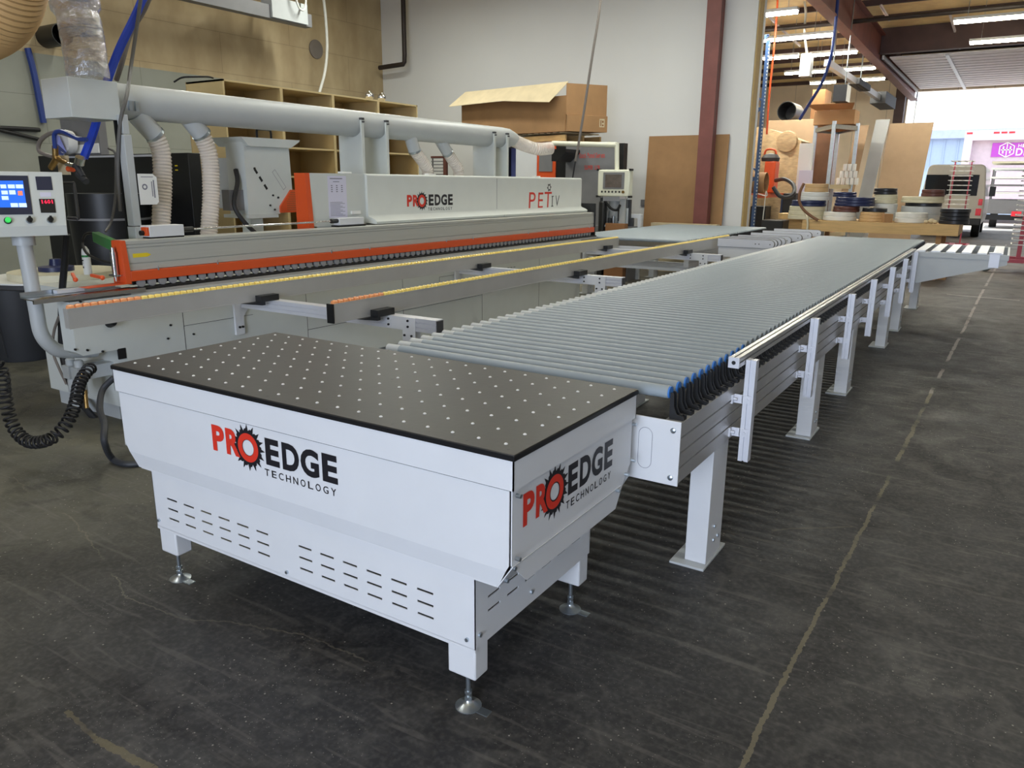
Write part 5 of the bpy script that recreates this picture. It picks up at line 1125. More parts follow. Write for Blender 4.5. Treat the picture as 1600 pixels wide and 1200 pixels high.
b = MB(); n2_ = (Cc - B).normalized().cross(Vector((0, 0, 1))); b.add([B + n2_ * .012, Cc + n2_ * .012, Cc + n2_ * .012 + Vector((0, 0, .3)), B + n2_ * .012 + Vector((0, 0, .3)), B + n2_ * .06, Cc + n2_ * .06, Cc + n2_ * .06 + Vector((0, 0, .29)), B + n2_ * .06 + Vector((0, 0, .29))], [(0, 1, 2, 3), (7, 6, 5, 4), (0, 4, 5, 1), (1, 5, 6, 2), (2, 6, 7, 3), (3, 7, 4, 0)])
b.build('lower_flap', 'cardboard', bx)
L_ = B.lerp(Cc, 0.80) + n2_ * .061 + Vector((0, 0, .09)); dx_ = (Cc - B).normalized()
f = Flat(L_, dx_, (0, 0, 1), 0.001); f.rect(0, 0.11, 0, 0.15); f.build('carton_label', 'cardboard_pale', bx)
f = Flat(L_, dx_, (0, 0, 1), 0.002); f.rect(0.02, 0.04, 0.02, 0.13); f.rect(0.055, 0.09, 0.02, 0.05); f.rect(0.055, 0.09, 0.08, 0.12); f.build('label_print', 'cardboard_dark', bx)
# black cabinet seen between the pipe saddles
bc = thing('black_locker', 'narrow black locker seen between the far pipe saddles', 'locker', (AY(784, 250, 14.6).x, 14.8, 0))
a = AY(772, 228, 14.6); c = AY(795, 228, 14.6); MB().box(a.x, c.x, 14.6, 15.1, 0, a.z).build('locker_body', 'black_plastic', bc, bevel=0.01)
a2 = AY(795.5, 232, 14.7); c2_ = AY(806, 232, 14.7); MB().box(a2.x, c2_.x, 14.7, 15.0, 0, a2.z).build('locker_side', 'paint_blue', bc)
wr = thing('wire_rack', 'small wire rack with dark red ends between the clear hoses', 'rack', (AY(686, 262, 14).x, 14.1, 0))
a = AY(674, 247, 14.0); c = AY(698, 280, 14.0)
b = MB()
for i in range(9): b.cyl((a.x, 14.0, a.z - i * 0.07), (c.x - 0.05, 14.0, a.z - i * 0.07), 0.012, n=6)
b.box(a.x, a.x + .02, 14.02, 14.05, 0, a.z); b.build('rack_wires', 'grey_machine', wr)
b = MB(); b.box(c.x - 0.08, c.x, 13.98, 14.05, 0, a.z + 0.02); b.box(a.x, c.x, 13.98, 14.02, a.z, a.z + 0.04); b.build('rack_end', 'brown_coil', wr)
cable('hanging_cable', [AY(944, -60, 12.2), AY(936, 20, 12.2), AY(925, 90, 12.2), AY(913, 170, 12.2), AY(904, 225, 12.2), AY(899, 252, 12.2)], 0.022, 'grey_hose', 'long grey cable slanting down from the ceiling in front of the carton', 'cable')
cable('cable_end', [AY(899, 252, 12.2), AY(896, 270, 12.2), AY(893, 290, 12.2)], 0.014, 'black_rubber', 'thin black lower end of the slanting cable above the hood', 'cable')
# cardboard sheet by the column, conduit box
b = MB(); x0 = AY(1012, 212, 15.45).x; x1 = AY(1138, 210, 15.45).x; zt3 = AY(1075, 211, 15.45).z
b.add([(x0, 15.40, 0), (x1, 15.40, 0), (x1, 15.53, zt3), (x0, 15.53, zt3), (x0, 15.42, 0), (x1, 15.42, 0), (x1, 15.55, zt3), (x0, 15.55, zt3)], [(0, 1, 2, 3), (7, 6, 5, 4), (0, 4, 5, 1), (1, 5, 6, 2), (2, 6, 7, 3), (3, 7, 4, 0)])
o = b.build('cardboard_sheet', 'cardboard', smooth=0); tag(o, 'big brown cardboard sheet leaning on the white wall behind the steel column', 'cardboard sheet')
b = MB(); a = AY(1018, 330, 14.75); c = AY(1120, 350, 14.75); b.box(a.x, c.x, 14.75, 14.95, 0, 0.95); b.box(a.x, c.x, 14.72, 14.75, 0.0, 0.82); o = b.build('flat_carton_stack', 'cardboard_pale'); tag(o, 'low stack of flattened cartons at the foot of the cardboard sheet', 'carton stack')
a = AY(1003, 312, 15.5); b = MB(); b.box(a.x - .05, a.x + 0.09, 15.555, 15.6, a.z - 0.12, a.z); o = b.build('outlet_box', 'grey_machine'); tag(o, 'small grey outlet box on the white wall left of the cardboard sheet', 'outlet')
b = MB(); b.box(-6.05, -5.68, 12.6, 12.74, 0.0, 1.02); o = b.build('wood_block', 'cardboard_dark', loc=None); tag(o, 'brown wooden block beside the ivory terminal, beyond the feed track', 'block')
q0_ = AY(970, 340, 13.2); q1_ = AY(1003, 340, 13.2); b = MB(); b.box(q0_.x, q1_.x, 13.15, 13.22, q0_.z, q0_.z + .07); b.box(q1_.x - .06, q1_.x, 13.15, 13.22, 0, q0_.z); b.build('side_rail', 'white_paint', pm)
# ============================================================ FAR HALL
TL = [((1150, 34), (1243, 18)), ((1120, 76), (1298, 53)), ((1192, 94), (1248, 90)), ((1268, 90), (1338, 82)), ((1228, 118), (1288, 112)), ((1306, 112), (1368, 108)), ((1265, 132), (1306, 130)), ((1338, 128), (1382, 124)), ((1490, 40), (1640, 22)), ((1514, 70), (1640, 60))]
PL = ['nearest glowing tube lamp left of the red rafter, just past the wooden stud', 'long glowing tube lamp in the second row, left of the red rafter', 'tube lamp in the third row left of the hanging grey box', 'tube lamp in the third row right of the hanging grey box', 'left tube lamp of the fourth row', 'right tube lamp of the fourth row, below the red rafter', 'left of the two farthest tube lamps, near the far wall', 'right of the two farthest tube lamps, near the far wall', 'upper glowing tube lamp at the right edge', 'lower glowing tube lamp at the right edge, above the open door']
ZL = 5.15
for i, ((a, c), lb) in enumerate(zip(TL, PL)):
    p = AZ(a[0], a[1], ZL); q = AZ(c[0], c[1], ZL); yy = (p.y + q.y) / 2
    L = thing('tube_lamp', lb, 'ceiling lamp', ((p.x + q.x) / 2, yy, ZL), 'tube lamps of the far hall')
    b = MB(); b.box(p.x, q.x, yy - 0.1, yy + 0.1, ZL + 0.06, ZL + 0.12); b.build('lamp_housing', 'label_white', L)
    wm = 'tube_glow' if i < 4 else 'tube_glow_warm'
    for s in (-0.05, 0.05): MB().cyl((p.x + .02, yy + s, ZL + 0.03), (q.x - .02, yy + s, ZL + 0.03), 0.03, n=10).build('tube', wm, L)
    for s in (0.15, 0.85): MB().cyl((p.x + (q.x - p.x) * s, yy, ZL + 0.12), (p.x + (q.x - p.x) * s, yy, cz(yy)), 0.006, n=6).build('hanger_wire', 'zinc', L)
    area('tube_lamp_light', ((p.x + q.x) / 2, yy, ZL - 0.01), q.x - p.x, 0.16, 40 * (q.x - p.x), (1, 0.96, 0.85), (0, 0, 0))
# diagonal roof braces
for i, (a, c) in enumerate((((1186, 12), (1250, 70)), ((1376, 8), (1392, 34)), ((1482, 15), (1500, 78)), ((1560, 2), (1556, 12)))):
    pass
# blue pallet rack with one shelf
RX = AY(1187, 250, 18.2).x; RY = 18.2
rk = thing('pallet_rack', 'blue steel pallet rack with orange shelf beams just past the wall end', 'rack', (RX - .5, 19.5, 0))
def upright(y):
    fr = MB(); fr.box(RX - 0.08, RX, y, y + 0.07, 0, 4.75); u = fr.build('rack_post', 'blue_steel', rk)
    MB().box(RX - 1.08, RX - 1.0, y, y + 0.07, 0, 4.75).build('rack_post', 'blue_steel', rk)
    b = MB(); z = 0.5; k = 0
    while z < 4.3:
        b.bar((RX - 1.04, y + .035, z if k % 2 else z + 0.6), (RX - 0.04, y + .035, z + 0.6 if k % 2 else z), 0.03, 0.04); b.bar((RX - 1.04, y + .035, z + 0.6), (RX - 0.04, y + .035, z + 0.6), 0.03, 0.04) if k % 2 else None; z += 0.75; k += 1
    b.build('rack_brace', 'blue_steel', rk)
    b = MB()
    for i in range(60): b.box(RX - 0.02, RX + 0.001, y - 0.001, y + 0.02, 0.2 + i * 0.075, 0.235 + i * 0.075)
    b.build('rack_slots', 'light_grey_paint', u, smooth=0)
upright(RY)
for xx in (RX - 0.08, RX - 1.08): MB().box(xx, xx + 0.08, RY + 2.6, RY + 2.67, 0, AY(1215, 303, 18.3).z).build('rack_post', 'blue_steel', rk)
zsf = AY(1215, 303, 18.3).z
for xx in (RX - 0.05, RX - 1.08): MB().box(xx, xx + 0.05, RY + 0.07, RY + 2.6, zsf - 0.10, zsf).build('shelf_beam', 'orange_steel', rk)
MB().box(RX - 1.0, RX - 0.06, RY + 0.08, RY + 2.6, zsf - 0.03, zsf).build('shelf_deck', 'orange_steel', rk)
q = AY(1185, 277, 18.4)
b = MB(); b.lathe([(0.22, 0.02), (0.22, 0.0), (0.235, 0), (0.235, 0.9), (0.22, 0.9), (0.21, 0.1)], (AY(1199, 277, 18.6).x - 0.9, 18.55, zsf + 0.24), 'x', 28); o = b.build('cardboard_tube', 'cardboard'); tag(o, 'thick brown cardboard tube lying on the orange shelf of the blue rack', 'tube')
sw = thing('shop_vacuum', 'orange and black shop vacuum standing on the blue rack shelf', 'vacuum cleaner', (RX - 0.3, 19.6, zsf))
a = AY(1205, 262, 19.5); zv = AY(1205, 252, 19.5).z
b = MB(); b.box(a.x - 0.14, a.x + 0.12, 19.4, 19.8, zsf + .001, zv); b.build('vacuum_body', 'orange_paint', sw, bevel=0.03)
b = MB(); b.lathe([(0.20, 0), (0.22, 0.08), (0.15, 0.16), (0.02, 0.19)], (a.x - 0.06, 19.6, zv), 'z', 20); b.build('vacuum_head', 'dark_grey', sw)
b = MB(); b.tube(spline([(a.x - .22, 19.6, zv + .05), (a.x - .18, 19.6, zv + .26), (a.x + .02, 19.6, zv + .26), (a.x + .08, 19.6, zv + .1)]), 0.025, 8); b.build('vacuum_handle', 'orange_paint', sw)
cable('vacuum_hose', [AY(1212, 282, 19.3), AY(1226, 280, 18.9), AY(1239, 288, 18.6), AY(1241, 300, 18.4), AY(1232, 308, 18.3), AY(1218, 306, 18.2), AY(1208, 292, 18.15)], 0.045, 'dark_grey', 'thick grey hose looping over the edge of the orange shelf', 'hose')
cable('power_cable', [Vector((RX + .014, 18.26, zsf - 0.005)), AY(1198, 306, 18.15), AY(1197, 300, 18.1), AY(1194, 325, 18.1), AY(1192, 345, 18.1), AY(1194, 358, 18.1)], 0.012, 'white_cable', 'white cord dangling in front of the blue rack post', 'cord')
for (xa, xb, ya, Y, lb) in ((1172, 1196, 322, 20.85, 'black crate on the floor behind the blue rack post'), (1222, 1242, 302, 19.4, 'tall black box right of the blue rack'), (1190, 1224, 344, 17.4, 'low black box before the blue rack')):
    o = box_px('black_crate', 'black_plastic', xa, xb, ya, 340, Y, 0.55, None, 0.02, 0.0); tag(o, lb, 'crate')
# wrapped bundle
bd = thing('wrapped_bundle', 'bulging stack of boards wrapped in tan film behind the blue rack', 'bundle', (AY(1205, 250, 21.6).x, 22.2, 0))
a = AY(1164, 205, 21.6); c = AY(1244, 295, 21.6); W = c.x - a.x
b = MB(); NX, NZ = 22, 14; random.seed(5); vs = []; fs = []
for side in (0, 1):
    for i in range(NX + 1):
        for j in range(NZ + 1):
            u = i / NX; v = j / NZ; top = a.z + 0.10 - 0.55 * max(0, u - 0.25) ** 1.3; bulge = 0.16 * math.sin(PI * v) + 0.05 * math.sin(u * 9 + v * 4) + random.uniform(-.03, .03)
            vs.append((a.x + W * u + (0.1 * math.sin(PI * v) if u > .9 else 0), 21.7 - bulge if side == 0 else 22.9, 0.0 + top * v))
def I(s, i, j): return s * (NX + 1) * (NZ + 1) + i * (NZ + 1) + j
for i in range(NX):
    for j in range(NZ): fs += [(I(0, i, j), I(0, i + 1, j), I(0, i + 1, j + 1), I(0, i, j + 1)), (I(1, i, j), I(1, i, j + 1), I(1, i + 1, j + 1), I(1, i + 1, j))]
for i in range(NX): fs += [(I(0, i, NZ), I(0, i + 1, NZ), I(1, i + 1, NZ), I(1, i, NZ)), (I(0, i, 0), I(1, i, 0), I(1, i + 1, 0), I(0, i + 1, 0))]
for j in range(NZ): fs += [(I(0, NX, j), I(1, NX, j), I(1, NX, j + 1), I(0, NX, j + 1)), (I(0, 0, j), I(0, 0, j + 1), I(1, 0, j + 1), I(1, 0, j))]
b.add(vs, fs); b.build('film_wrap', 'burlap', bd, smooth=50)
b = MB(); cc = AY(1229, 215, 21.6); b.lathe([(0.08, 0), (0.26, 0.02), (0.28, 0.12), (0.12, 0.14)], (cc.x, 21.6, cc.z - 0.1), 'y', 18); b.build('film_knot', 'burlap', bd)
# crates and boxes high behind
def crate(name, m, xa, xb, ya, yb, Y, dp, lb, cat, z0=None, bev=0.01):
    o = box_px(name, m, xa, xb, ya, yb, Y, dp, None, bev, z0); tag(o, lb, cat); return o
crate('plywood_crate', 'mdf_board', 1196, 1292, 187, 300, 24.5, 1.5, 'tall plywood crate behind the wrapped bundle', 'crate', 0.0)
crate('brown_carton', 'cardboard_dark', 1262, 1282, 140, 300, 27.5, 1.0, 'dark brown stack of cartons left behind the silver shelf', 'carton', 0.0)
b = MB(); q = AY(1229, 176, 25.0); b.lathe([(0.25, 0.95), (0.26, 0), (0.28, 0), (0.28, 1.0)], (q.x, 25.0, AY(1240, 187, 24.5).z + 0.29), 'y', 28); o = b.build('black_duct', 'black_plastic'); tag(o, 'fat black duct open towards the camera above the plywood crate', 'duct')
# silver shelf unit
ss = thing('steel_shelf', 'silver steel shelf with a cardboard box on top, behind the workbench', 'shelf', (AY(1300, 300, 21.5).x, 22, 0))
ps = [AY(1265, 190, 21.2), AY(1304, 190, 20.6), AY(1340, 200, 21.6)]; ztp = AY(1304, 189, 20.6).z
pts3 = [(ps[0].x, 22.0), (ps[1].x, 20.6), (ps[2].x, 21.6), (ps[0].x + (ps[2].x - ps[1].x), 23.0)]
for (x, y) in pts3: MB().box(x - 0.04, x + 0.04, y - 0.04, y + 0.04, 0, ztp).build('shelf_post', 'zinc', ss)
for z in (ztp - 0.12, AY(1330, 292, 21.2).z, 0.5):
    b = MB()
    for k in range(4):
        p = pts3[k]; q = pts3[(k + 1) % 4]; b.bar((p[0], p[1], z), (q[0], q[1], z), 0.04, 0.1)
    b.build('shelf_rim', 'zinc' if z > 2 else 'cardboard_pale', ss)
    b = MB(); b.add([(p[0], p[1], z) for p in pts3] + [(p[0], p[1], z + 0.03) for p in pts3], [(0, 1, 2, 3), (7, 6, 5, 4), (0, 4, 5, 1), (1, 5, 6, 2), (2, 6, 7, 3), (3, 7, 4, 0)]); b.build('shelf_board', 'cardboard_dark', ss)
op = crate('open_carton', 'cardboard', 1272, 1336, 172, 184, 21.8, 0.7, 'open cardboard box with spread flaps on top of the silver shelf', 'carton', ztp + 0.001)
b = MB(); a = AY(1262, 165, 21.7); c = AY(1338, 165, 21.7); z = AY(1300, 172, 21.8).z
b.add([(a.x + .2, 21.79, z), (c.x - .1, 21.79, z), (c.x - 0.0, 21.45, z + 0.12), (a.x, 21.45, z + 0.12), (a.x + .2, 21.8, z + .012), (c.x - .1, 21.8, z + .012), (c.x, 21.45, z + 0.132), (a.x, 21.45, z + 0.132)], [(0, 1, 2, 3), (7, 6, 5, 4), (0, 4, 5, 1), (1, 5, 6, 2), (2, 6, 7, 3), (3, 7, 4, 0)]); b.build('front_flap', 'cardboard', op)
crate('brown_sheets', 'wood_dark', 1268, 1303, 197, 300, 23.2, 0.2, 'brown veneer sheets standing behind the silver shelf', 'boards', 0.0)
crate('white_sheets', 'label_white', 1246, 1266, 224, 300, 20.3, 0.15, 'tall white plastic sheets standing left of the silver shelf', 'sheets', 0.0, 0.004)
crate('acrylic_offcuts', 'lilac_paper', 1247, 1268, 266, 300, 20.1, 0.1, 'shorter pale lilac sheets in front of the tall white plastic sheets', 'sheets', 0.0, 0.004)
zsh = AY(1330, 292, 21.2).z + 0.052
k = 0
for row, zz in ((0, 0), (1, 0.17), (2, 0.34)):
    for i in range(5 - row):
        px = 1310 + i * 7 + row * 4; x = AY(px, 285, 21.5).x
        b = MB(); b.lathe([(0.045, 0), (0.05, 0.01), (0.05, 0.15), (0.048, 0.165)], (x, 21.5, zsh + zz), 'z', 14); o = b.build('paint_can', 'label_white'); tag(o, 'small white and green can in the pile on the silver shelf', 'can', 'cans piled on the silver shelf')
# boards leaning right of the shelf
def lean_board(name, m, xa, xb, ya, Y, lb, t=0.03, tilt=0.5, xs=0.0):
    a = AY(xa, ya, Y + tilt); c = AY(xb, ya, Y + tilt); z = a.z
    b = MB(); b.add([(a.x - xs, Y, 0), (c.x - xs, Y, 0), (c.x, Y + tilt, z), (a.x, Y + tilt, z), (a.x - xs, Y + t, 0), (c.x - xs, Y + t, 0), (c.x, Y + t + tilt, z), (a.x, Y + t + tilt, z)], [(0, 1, 2, 3), (7, 6, 5, 4), (0, 4, 5, 1), (1, 5, 6, 2), (2, 6, 7, 3), (3, 7, 4, 0)])
    o = b.build(name, m, smooth=0); tag(o, lb, 'board'); return o
lean_board('leaning_board', 'mdf_board', 1338, 1358, 196, 23.4, 'narrow tan board leaning right of the silver shelf', 0.03, 0.4, 0.3)
lean_board('leaning_board', 'mdf_board', 1340, 1352, 222, 23.0, 'short tan board in front of the narrow leaning board', 0.03, 0.3, 0.25)
lean_board('leaning_board', 'light_grey_paint', 1369, 1390, 187, 22.0, 'pale grey narrow board leaning beside the big tan board', 0.06, 0.5, 0.27)
lean_board('leaning_board', 'mdf_board', 1391, 1459, 193, 21.6, 'biggest tan board, leaning behind the workbench next to the open door', 0.04, 0.45, 0.16)
# ============================================================ WORKBENCH WITH COILS
wbz = AY(1440, 350, 16.3).z
xa = AY(1262, 345, 16.3).x; xb = AY(1499, 352, 16.3).x; x0 = xa - 0.1
wb = thing('workbench', 'long pine workbench covered with edge band coils', 'workbench', ((x0 + xb) / 2, 16.9, 0))
MB().box(x0, xb, 16.34, 17.75, wbz - 0.04, wbz).build('bench_top', 'pine', wb)
MB().box(x0, xb, 16.30, 16.34, wbz - 0.20, wbz + 0.002).build('bench_apron', 'pine', wb)
MB().box(xb - 0.04, xb, 16.34, 17.75, wbz - 0.20, wbz - 0.04).build('bench_apron', 'pine', wb)
MB().box(x0, xb, 17.71, 17.75, wbz - 0.20, wbz - 0.04).build('bench_apron', 'pine', wb)
for (lx, ly) in ((xb - 0.35, 16.36), (xb - 0.35, 17.6), (x0 + 0.2, 16.36), (x0 + 0.2, 17.6)): MB().box(lx, lx + 0.09, ly, ly + 0.09, 0, wbz - 0.04).build('leg', 'cardboard', wb)
b = MB(); b.box(xb - 0.9, xb - 0.1, 16.5, 17.5, 0.25, 0.55); o = b.build('wood_offcuts', 'cardboard'); o.location.z = 0; tag(o, 'pile of wood offcuts under the right end of the workbench', 'wood')
o.location.z = 0.0
lr = thing('round_end_bench', 'round-ended pine board bench left of the workbench', 'bench', (AY(1232, 340, 18.3).x, 18.6, 0))
a = AY(1211, 338, 18.2); c = AY(1268, 338, 18.2); zz = AY(1240, 334.5, 18.2).z
b = MB(); b.prism([(a.x, 18.5), (a.x + .05, 18.3), (a.x + .2, 18.2), (c.x, 18.2), (c.x, 19.2), (a.x + .2, 19.2), (a.x, 19.0)], 'z', zz - 0.12, zz); b.build('bench_top', 'pine', lr)
b = MB(); b.box(a.x + 0.15, c.x, 18.3, 18.34, zz - 0.42, zz - 0.12); b.box(a.x + 0.15, a.x + .24, 18.4, 18.5, 0, zz - .12); b.box(c.x - .1, c.x, 18.4, 18.5, 0, zz - .12); b.build('bench_frame', 'pine', lr)
def coil(x0, x1, y0, y1, Y, m, lb, layers=2, zfix=None, tilt=0.0, group=None):
    """flat coil of edge band: picture extent x0..x1, y0..y1 at the depth of its centre"""
    c = AY((x0 + x1) / 2, (y0 + y1) / 2, Y); R = (AY(x1, y1, Y).x - AY(x0, y1, Y).x) / 2 * 0.93
    zb = zfix if zfix is not None else AY((x0 + x1) / 2, y1, Y - R).z; zt_ = max(zb + 0.03, AY((x0 + x1) / 2, y0, Y + R * 0).z)
    h = zt_ - zb; prof = []; n = layers
    for i in range(n):
        a0 = i * h / n; a1 = (i + 1) * h / n; rr = R * (1 - 0.05 * ((i * 7) % 3) / 2)
        prof += [(rr - 0.008, a0 + .001), (rr, a0 + 0.008), (rr, a1 - 0.008), (rr - 0.008, a1 - .001)]
    prof = [(R * 0.45, 0)] + prof + [(R * 0.45, h)]
    b = MB(); b.lathe(prof, (c.x, Y, zb), 'z', 36)
    # hollow centre
    o = b.build('edge_band_coil', m, loc=(c.x, Y, zb)); tag(o, lb, 'coil', group)
    if tilt: o.rotation_euler = (0, tilt, 0)
    return zt_
z = coil(1230, 1292, 322, 336, 17.0, 'cream_coil', 'lowest cream coil of the left stack on the workbench', 3, wbz + .001)
z = coil(1235, 1293, 313, 321, 17.0, 'navy_coil', 'navy coil lying on the cream coils at the left of the workbench', 2, z + .002)
z = coil(1250, 1297, 300, 312, 17.0, 'white_coil', 'grey white coil in the middle of the left stack on the workbench', 2, z + .002)
z = coil(1256, 1296, 287, 300, 17.0, 'maple_coil', 'topmost maple coil of the left stack on the workbench', 2, z + .002)
z = coil(1284, 1340, 331, 344, 16.85, 'white_coil', 'white coil with blue tape at the front of the workbench', 2, wbz + .001)
z1_ = coil(1300, 1345, 322, 331, 16.9, 'brown_coil', 'brown coil lying on the white coil with blue tape', 2, z + .002)
z2_ = coil(1302, 1370, 308, 321, 17.05, 'navy_coil', 'large navy coil on top of the brown coil', 3, z1_ + .002)
z = coil(1300, 1340, 300, 308, 17.1, 'navy_coil', 'smaller navy coil topping the large navy coil', 2, z2_ + .002)
z = coil(1341, 1384, 331, 346, 16.8, 'maple_coil', 'maple coil at the front middle of the workbench', 3, wbz + .001)
z = coil(1346, 1388, 325, 330, 16.85, 'black_coil', 'thin black coil on the maple coil in the middle of the bench', 1, z + .002)
z = coil(1362, 1404, 318, 330, 17.4, 'white_coil', 'white coil at the back middle of the workbench', 2, wbz + .001)
z = coil(1364, 1404, 304, 317, 17.4, 'cream_coil', 'cream coil on the back white coil', 2, z + .002)
z = coil(1364, 1404, 294, 303, 17.4, 'black_coil', 'dark brown coil topping the cream coil at the bench middle', 2, z + .002)
z = coil(1396, 1452, 332, 346, 16.80, 'white_coil', 'white coil wound with a rope-like strip at the front right of the bench', 2, wbz + .001)
z = coil(1404, 1474, 322, 336, 17.45, 'light_grey_paint', 'clear grey coil at the back right of the workbench', 2, wbz + .001)
z = coil(1412, 1474, 317, 322, 17.45, 'black_coil', 'flat black coil on the clear grey coil', 1, z + .002)
z = coil(1405, 1478, 307, 317, 17.45, 'cream_coil', 'wide cream coil on the flat black coil', 2, z + .002)
z = coil(1438, 1478, 296, 307, 17.45, 'brown_coil', 'dark red brown coil topping the wide cream coil', 2, z + .002)
z = coil(1466, 1518, 326, 346, 16.75, 'black_coil', 'thick stack of black coils at the right end of the bench', 4, wbz + .001)
a = AY(1384, 340, 16.6); b = MB(T=Matrix.Translation((a.x, 16.42, wbz + .001)) @ Matrix.Rotation(0.5, 4, 'Z')); b.box(0, 0.16, 0, 0.12, 0, 0.16); o = b.build('small_carton', 'cardboard', bevel=0.004); tag(o, 'small cardboard box between the maple and rope-wound coils', 'carton')
b = MB(); a = AY(1456, 342, 16.45); b.ball((a.x, 16.45, wbz + .05), 0.06, 10, .8); b.ball((a.x - .08, 16.42, wbz + .035), 0.045, 10, .75); b.ball((a.x + .06, 16.43, wbz + .04), 0.045, 10, .8); o = b.build('crumpled_paper', 'cardboard_pale'); tag(o, 'crumpled brown paper at the front right of the workbench', 'paper')
cable('veneer_strip', [AY(1256, 287, 16.4), AY(1250, 300, 16.32), AY(1249, 315, 16.28), AY(1256, 328, 16.26), AY(1268, 338, 16.25), AY(1278, 344, 16.25)], 0.028, 'wood_dark', 'brown edge band strip curling down the left coil stack', 'strip')
cable('cream_strip', [AY(1258, 333, 16.4), AY(1261, 340, 16.27), AY(1262, 350, 16.26), AY(1261, 360, 16.26)], 0.02, 'cream_coil', 'cream strip hanging over the workbench edge', 'strip')

# ============================================================ DRYING RACKS, VAN, YARD
def drying_rack(lb, x0, x1, y, zt, n, cat='rack', z0=0.45, up=0.35, tl_=0.15, ut=0.03):
    r = thing('drying_rack', lb, cat, ((x0 + x1) / 2, y, 0)); d = 0.9
    for (x) in (x0 + up, x1 - up):
        MB().box(x - ut, x + ut, y + d / 2 - ut, y + d / 2 + ut, 0.25, zt).build('rack_upright', 'red_cart', r)
    b = MB(); b.box(x0, x1, y, y + 0.06, 0.2, 0.27); b.box(x0, x1, y + d - .06, y + d, 0.2, 0.27); b.box(x0, x0 + .06, y, y + d, 0.2, 0.27); b.box(x1 - .06, x1, y, y + d, 0.2, 0.27); b.box(x0 + .32, x0 + .38, y, y + d, 0.2, 0.27); b.box(x1 - .38, x1 - .32, y, y + d, 0.2, 0.27)
    b.build('rack_base', 'red_cart', r)
    for i in range(n):
        z = z0 + (zt - z0) * i / max(1, n - 1)
        b = MB(); b.box(x0 + tl_, x1 - 0.15, y + 0.05, y + 0.08, z, z + 0.02); b.box(x0 + tl_, x1 - .15, y + d - .08, y + d - .05, z, z + .02)
        for k in range(4): xx = x0 + tl_ + 0.02 + (x1 - x0 - 0.2 - tl_) * k / 3; b.box(xx - .01, xx + .01, y + .05, y + d - .05, z, z + .015)
        b.build('rack_tray', 'label_white', r)
    for (x, yy) in ((x0 + 0.06, y + 0.03), (x1 - 0.06, y + 0.03), (x0 + 0.06, y + d - 0.03), (x1 - 0.06, y + d - 0.03)):
        b = MB(); b.lathe([(0.02, -0.025), (0.085, -0.025), (0.09, -0.015), (0.09, 0.015), (0.085, 0.025), (0.02, 0.025)], (x, yy, 0.09), 'y', 20); w_ = b.build('castor_wheel', 'castor_green', r)
        b = MB(); b.box(x - 0.03, x + 0.03, yy - 0.045, yy - 0.035, 0.06, 0.2); b.box(x - 0.03, x + 0.03, yy + 0.035, yy + 0.045, 0.06, 0.2); b.box(x - .04, x + .04, yy - .05, yy + .05, 0.18, 0.2); b.build('castor_fork', 'zinc', w_)
    return r
q = AZ(1539, 424, 0)
drying_rack('red steel drying rack on castors, cut off by the right edge', q.x - 0.06, q.x + 1.75, q.y, 2.0, 16, 'rack', 0.55, 0.60, 0.42, 0.04)
xr0 = AY(1470, 300, 22.5).x; xr1 = AY(1525, 300, 22.5).x
drying_rack('tall drying rack with white trays standing before the tan van', xr0, xr1, 22.5, AY(1498, 252, 22.5).z, 13, 'rack', 0.9, 0.2, 0.12, 0.015)
YV = 30.7; vx0 = AY(1440, 300, YV).x; vx1 = AY(1541, 300, YV).x; vz = AY(1490, 257, YV).z
vn = thing('delivery_van', 'tan delivery van seen from behind, parked in the far doorway', 'van', ((vx0 + vx1) / 2, 33.2, 0))
n = 5; rr_ = 0.18; W = vx1 - vx0
prof = [(vx0 + 0.04, 0.42), (vx1 - 0.04, 0.42), (vx1, 0.7), (vx1, 1.3), (vx1 - 0.10, vz - rr_)]
prof += [(vx1 - 0.10 - rr_ + rr_ * math.cos(a), vz - rr_ + rr_ * math.sin(a)) for a in [i * PI / 2 / n for i in range(1, n + 1)]]
prof += [(vx0 + 0.10 + rr_ - rr_ * math.sin(a), vz - rr_ + rr_ * math.cos(a)) for a in [i * PI / 2 / n for i in range(0, n + 1)]] + [(vx0, 1.3), (vx0, 0.7)]
MB().prism(prof, 'y', YV, YV + 5.2).build('van_body', 'van_paint', vn, bevel=0.03)
wa = AY(1448, 273, YV); wc = AY(1526, 306, YV)
for (a_, c_) in ((wa.x, (wa.x + wc.x) / 2 - 0.04), ((wa.x + wc.x) / 2 + 0.04, wc.x)): MB().box(a_, c_, YV - 0.01, YV + 0.01, wc.z, wa.z).build('rear_window', 'van_glass', vn, bevel=0.01)
MB().box((wa.x + wc.x) / 2 - 0.008, (wa.x + wc.x) / 2 + 0.008, YV - 0.004, YV + 0.01, 0.6, vz - 0.15).build('door_gap', 'black_plastic', vn)
for x in (vx1 - 0.22, vx0 + 0.05):
    MB().box(x, x + 0.16, YV - 0.02, YV + 0.02, AY(1534, 337, YV).z, AY(1534, 326, YV).z).build('tail_light', 'tail_red', vn, bevel=0.01)
    MB().box(x + 0.04, x + 0.16, YV - 0.015, YV + 0.02, AY(1534, 321, YV).z, AY(1534, 311, YV).z).build('tail_light', 'tail_red', vn, bevel=0.01)
MB().box(vx0 + 0.02, vx1 - 0.02, YV - 0.18, YV + 0.02, 0.42, 0.66).build('rear_bumper', 'black_plastic', vn, bevel=0.03)
MB().box(vx0 + .95, vx0 + 1.3, YV - 0.19, YV - 0.18, 0.48, 0.62).build('number_plate', 'label_white', vn)
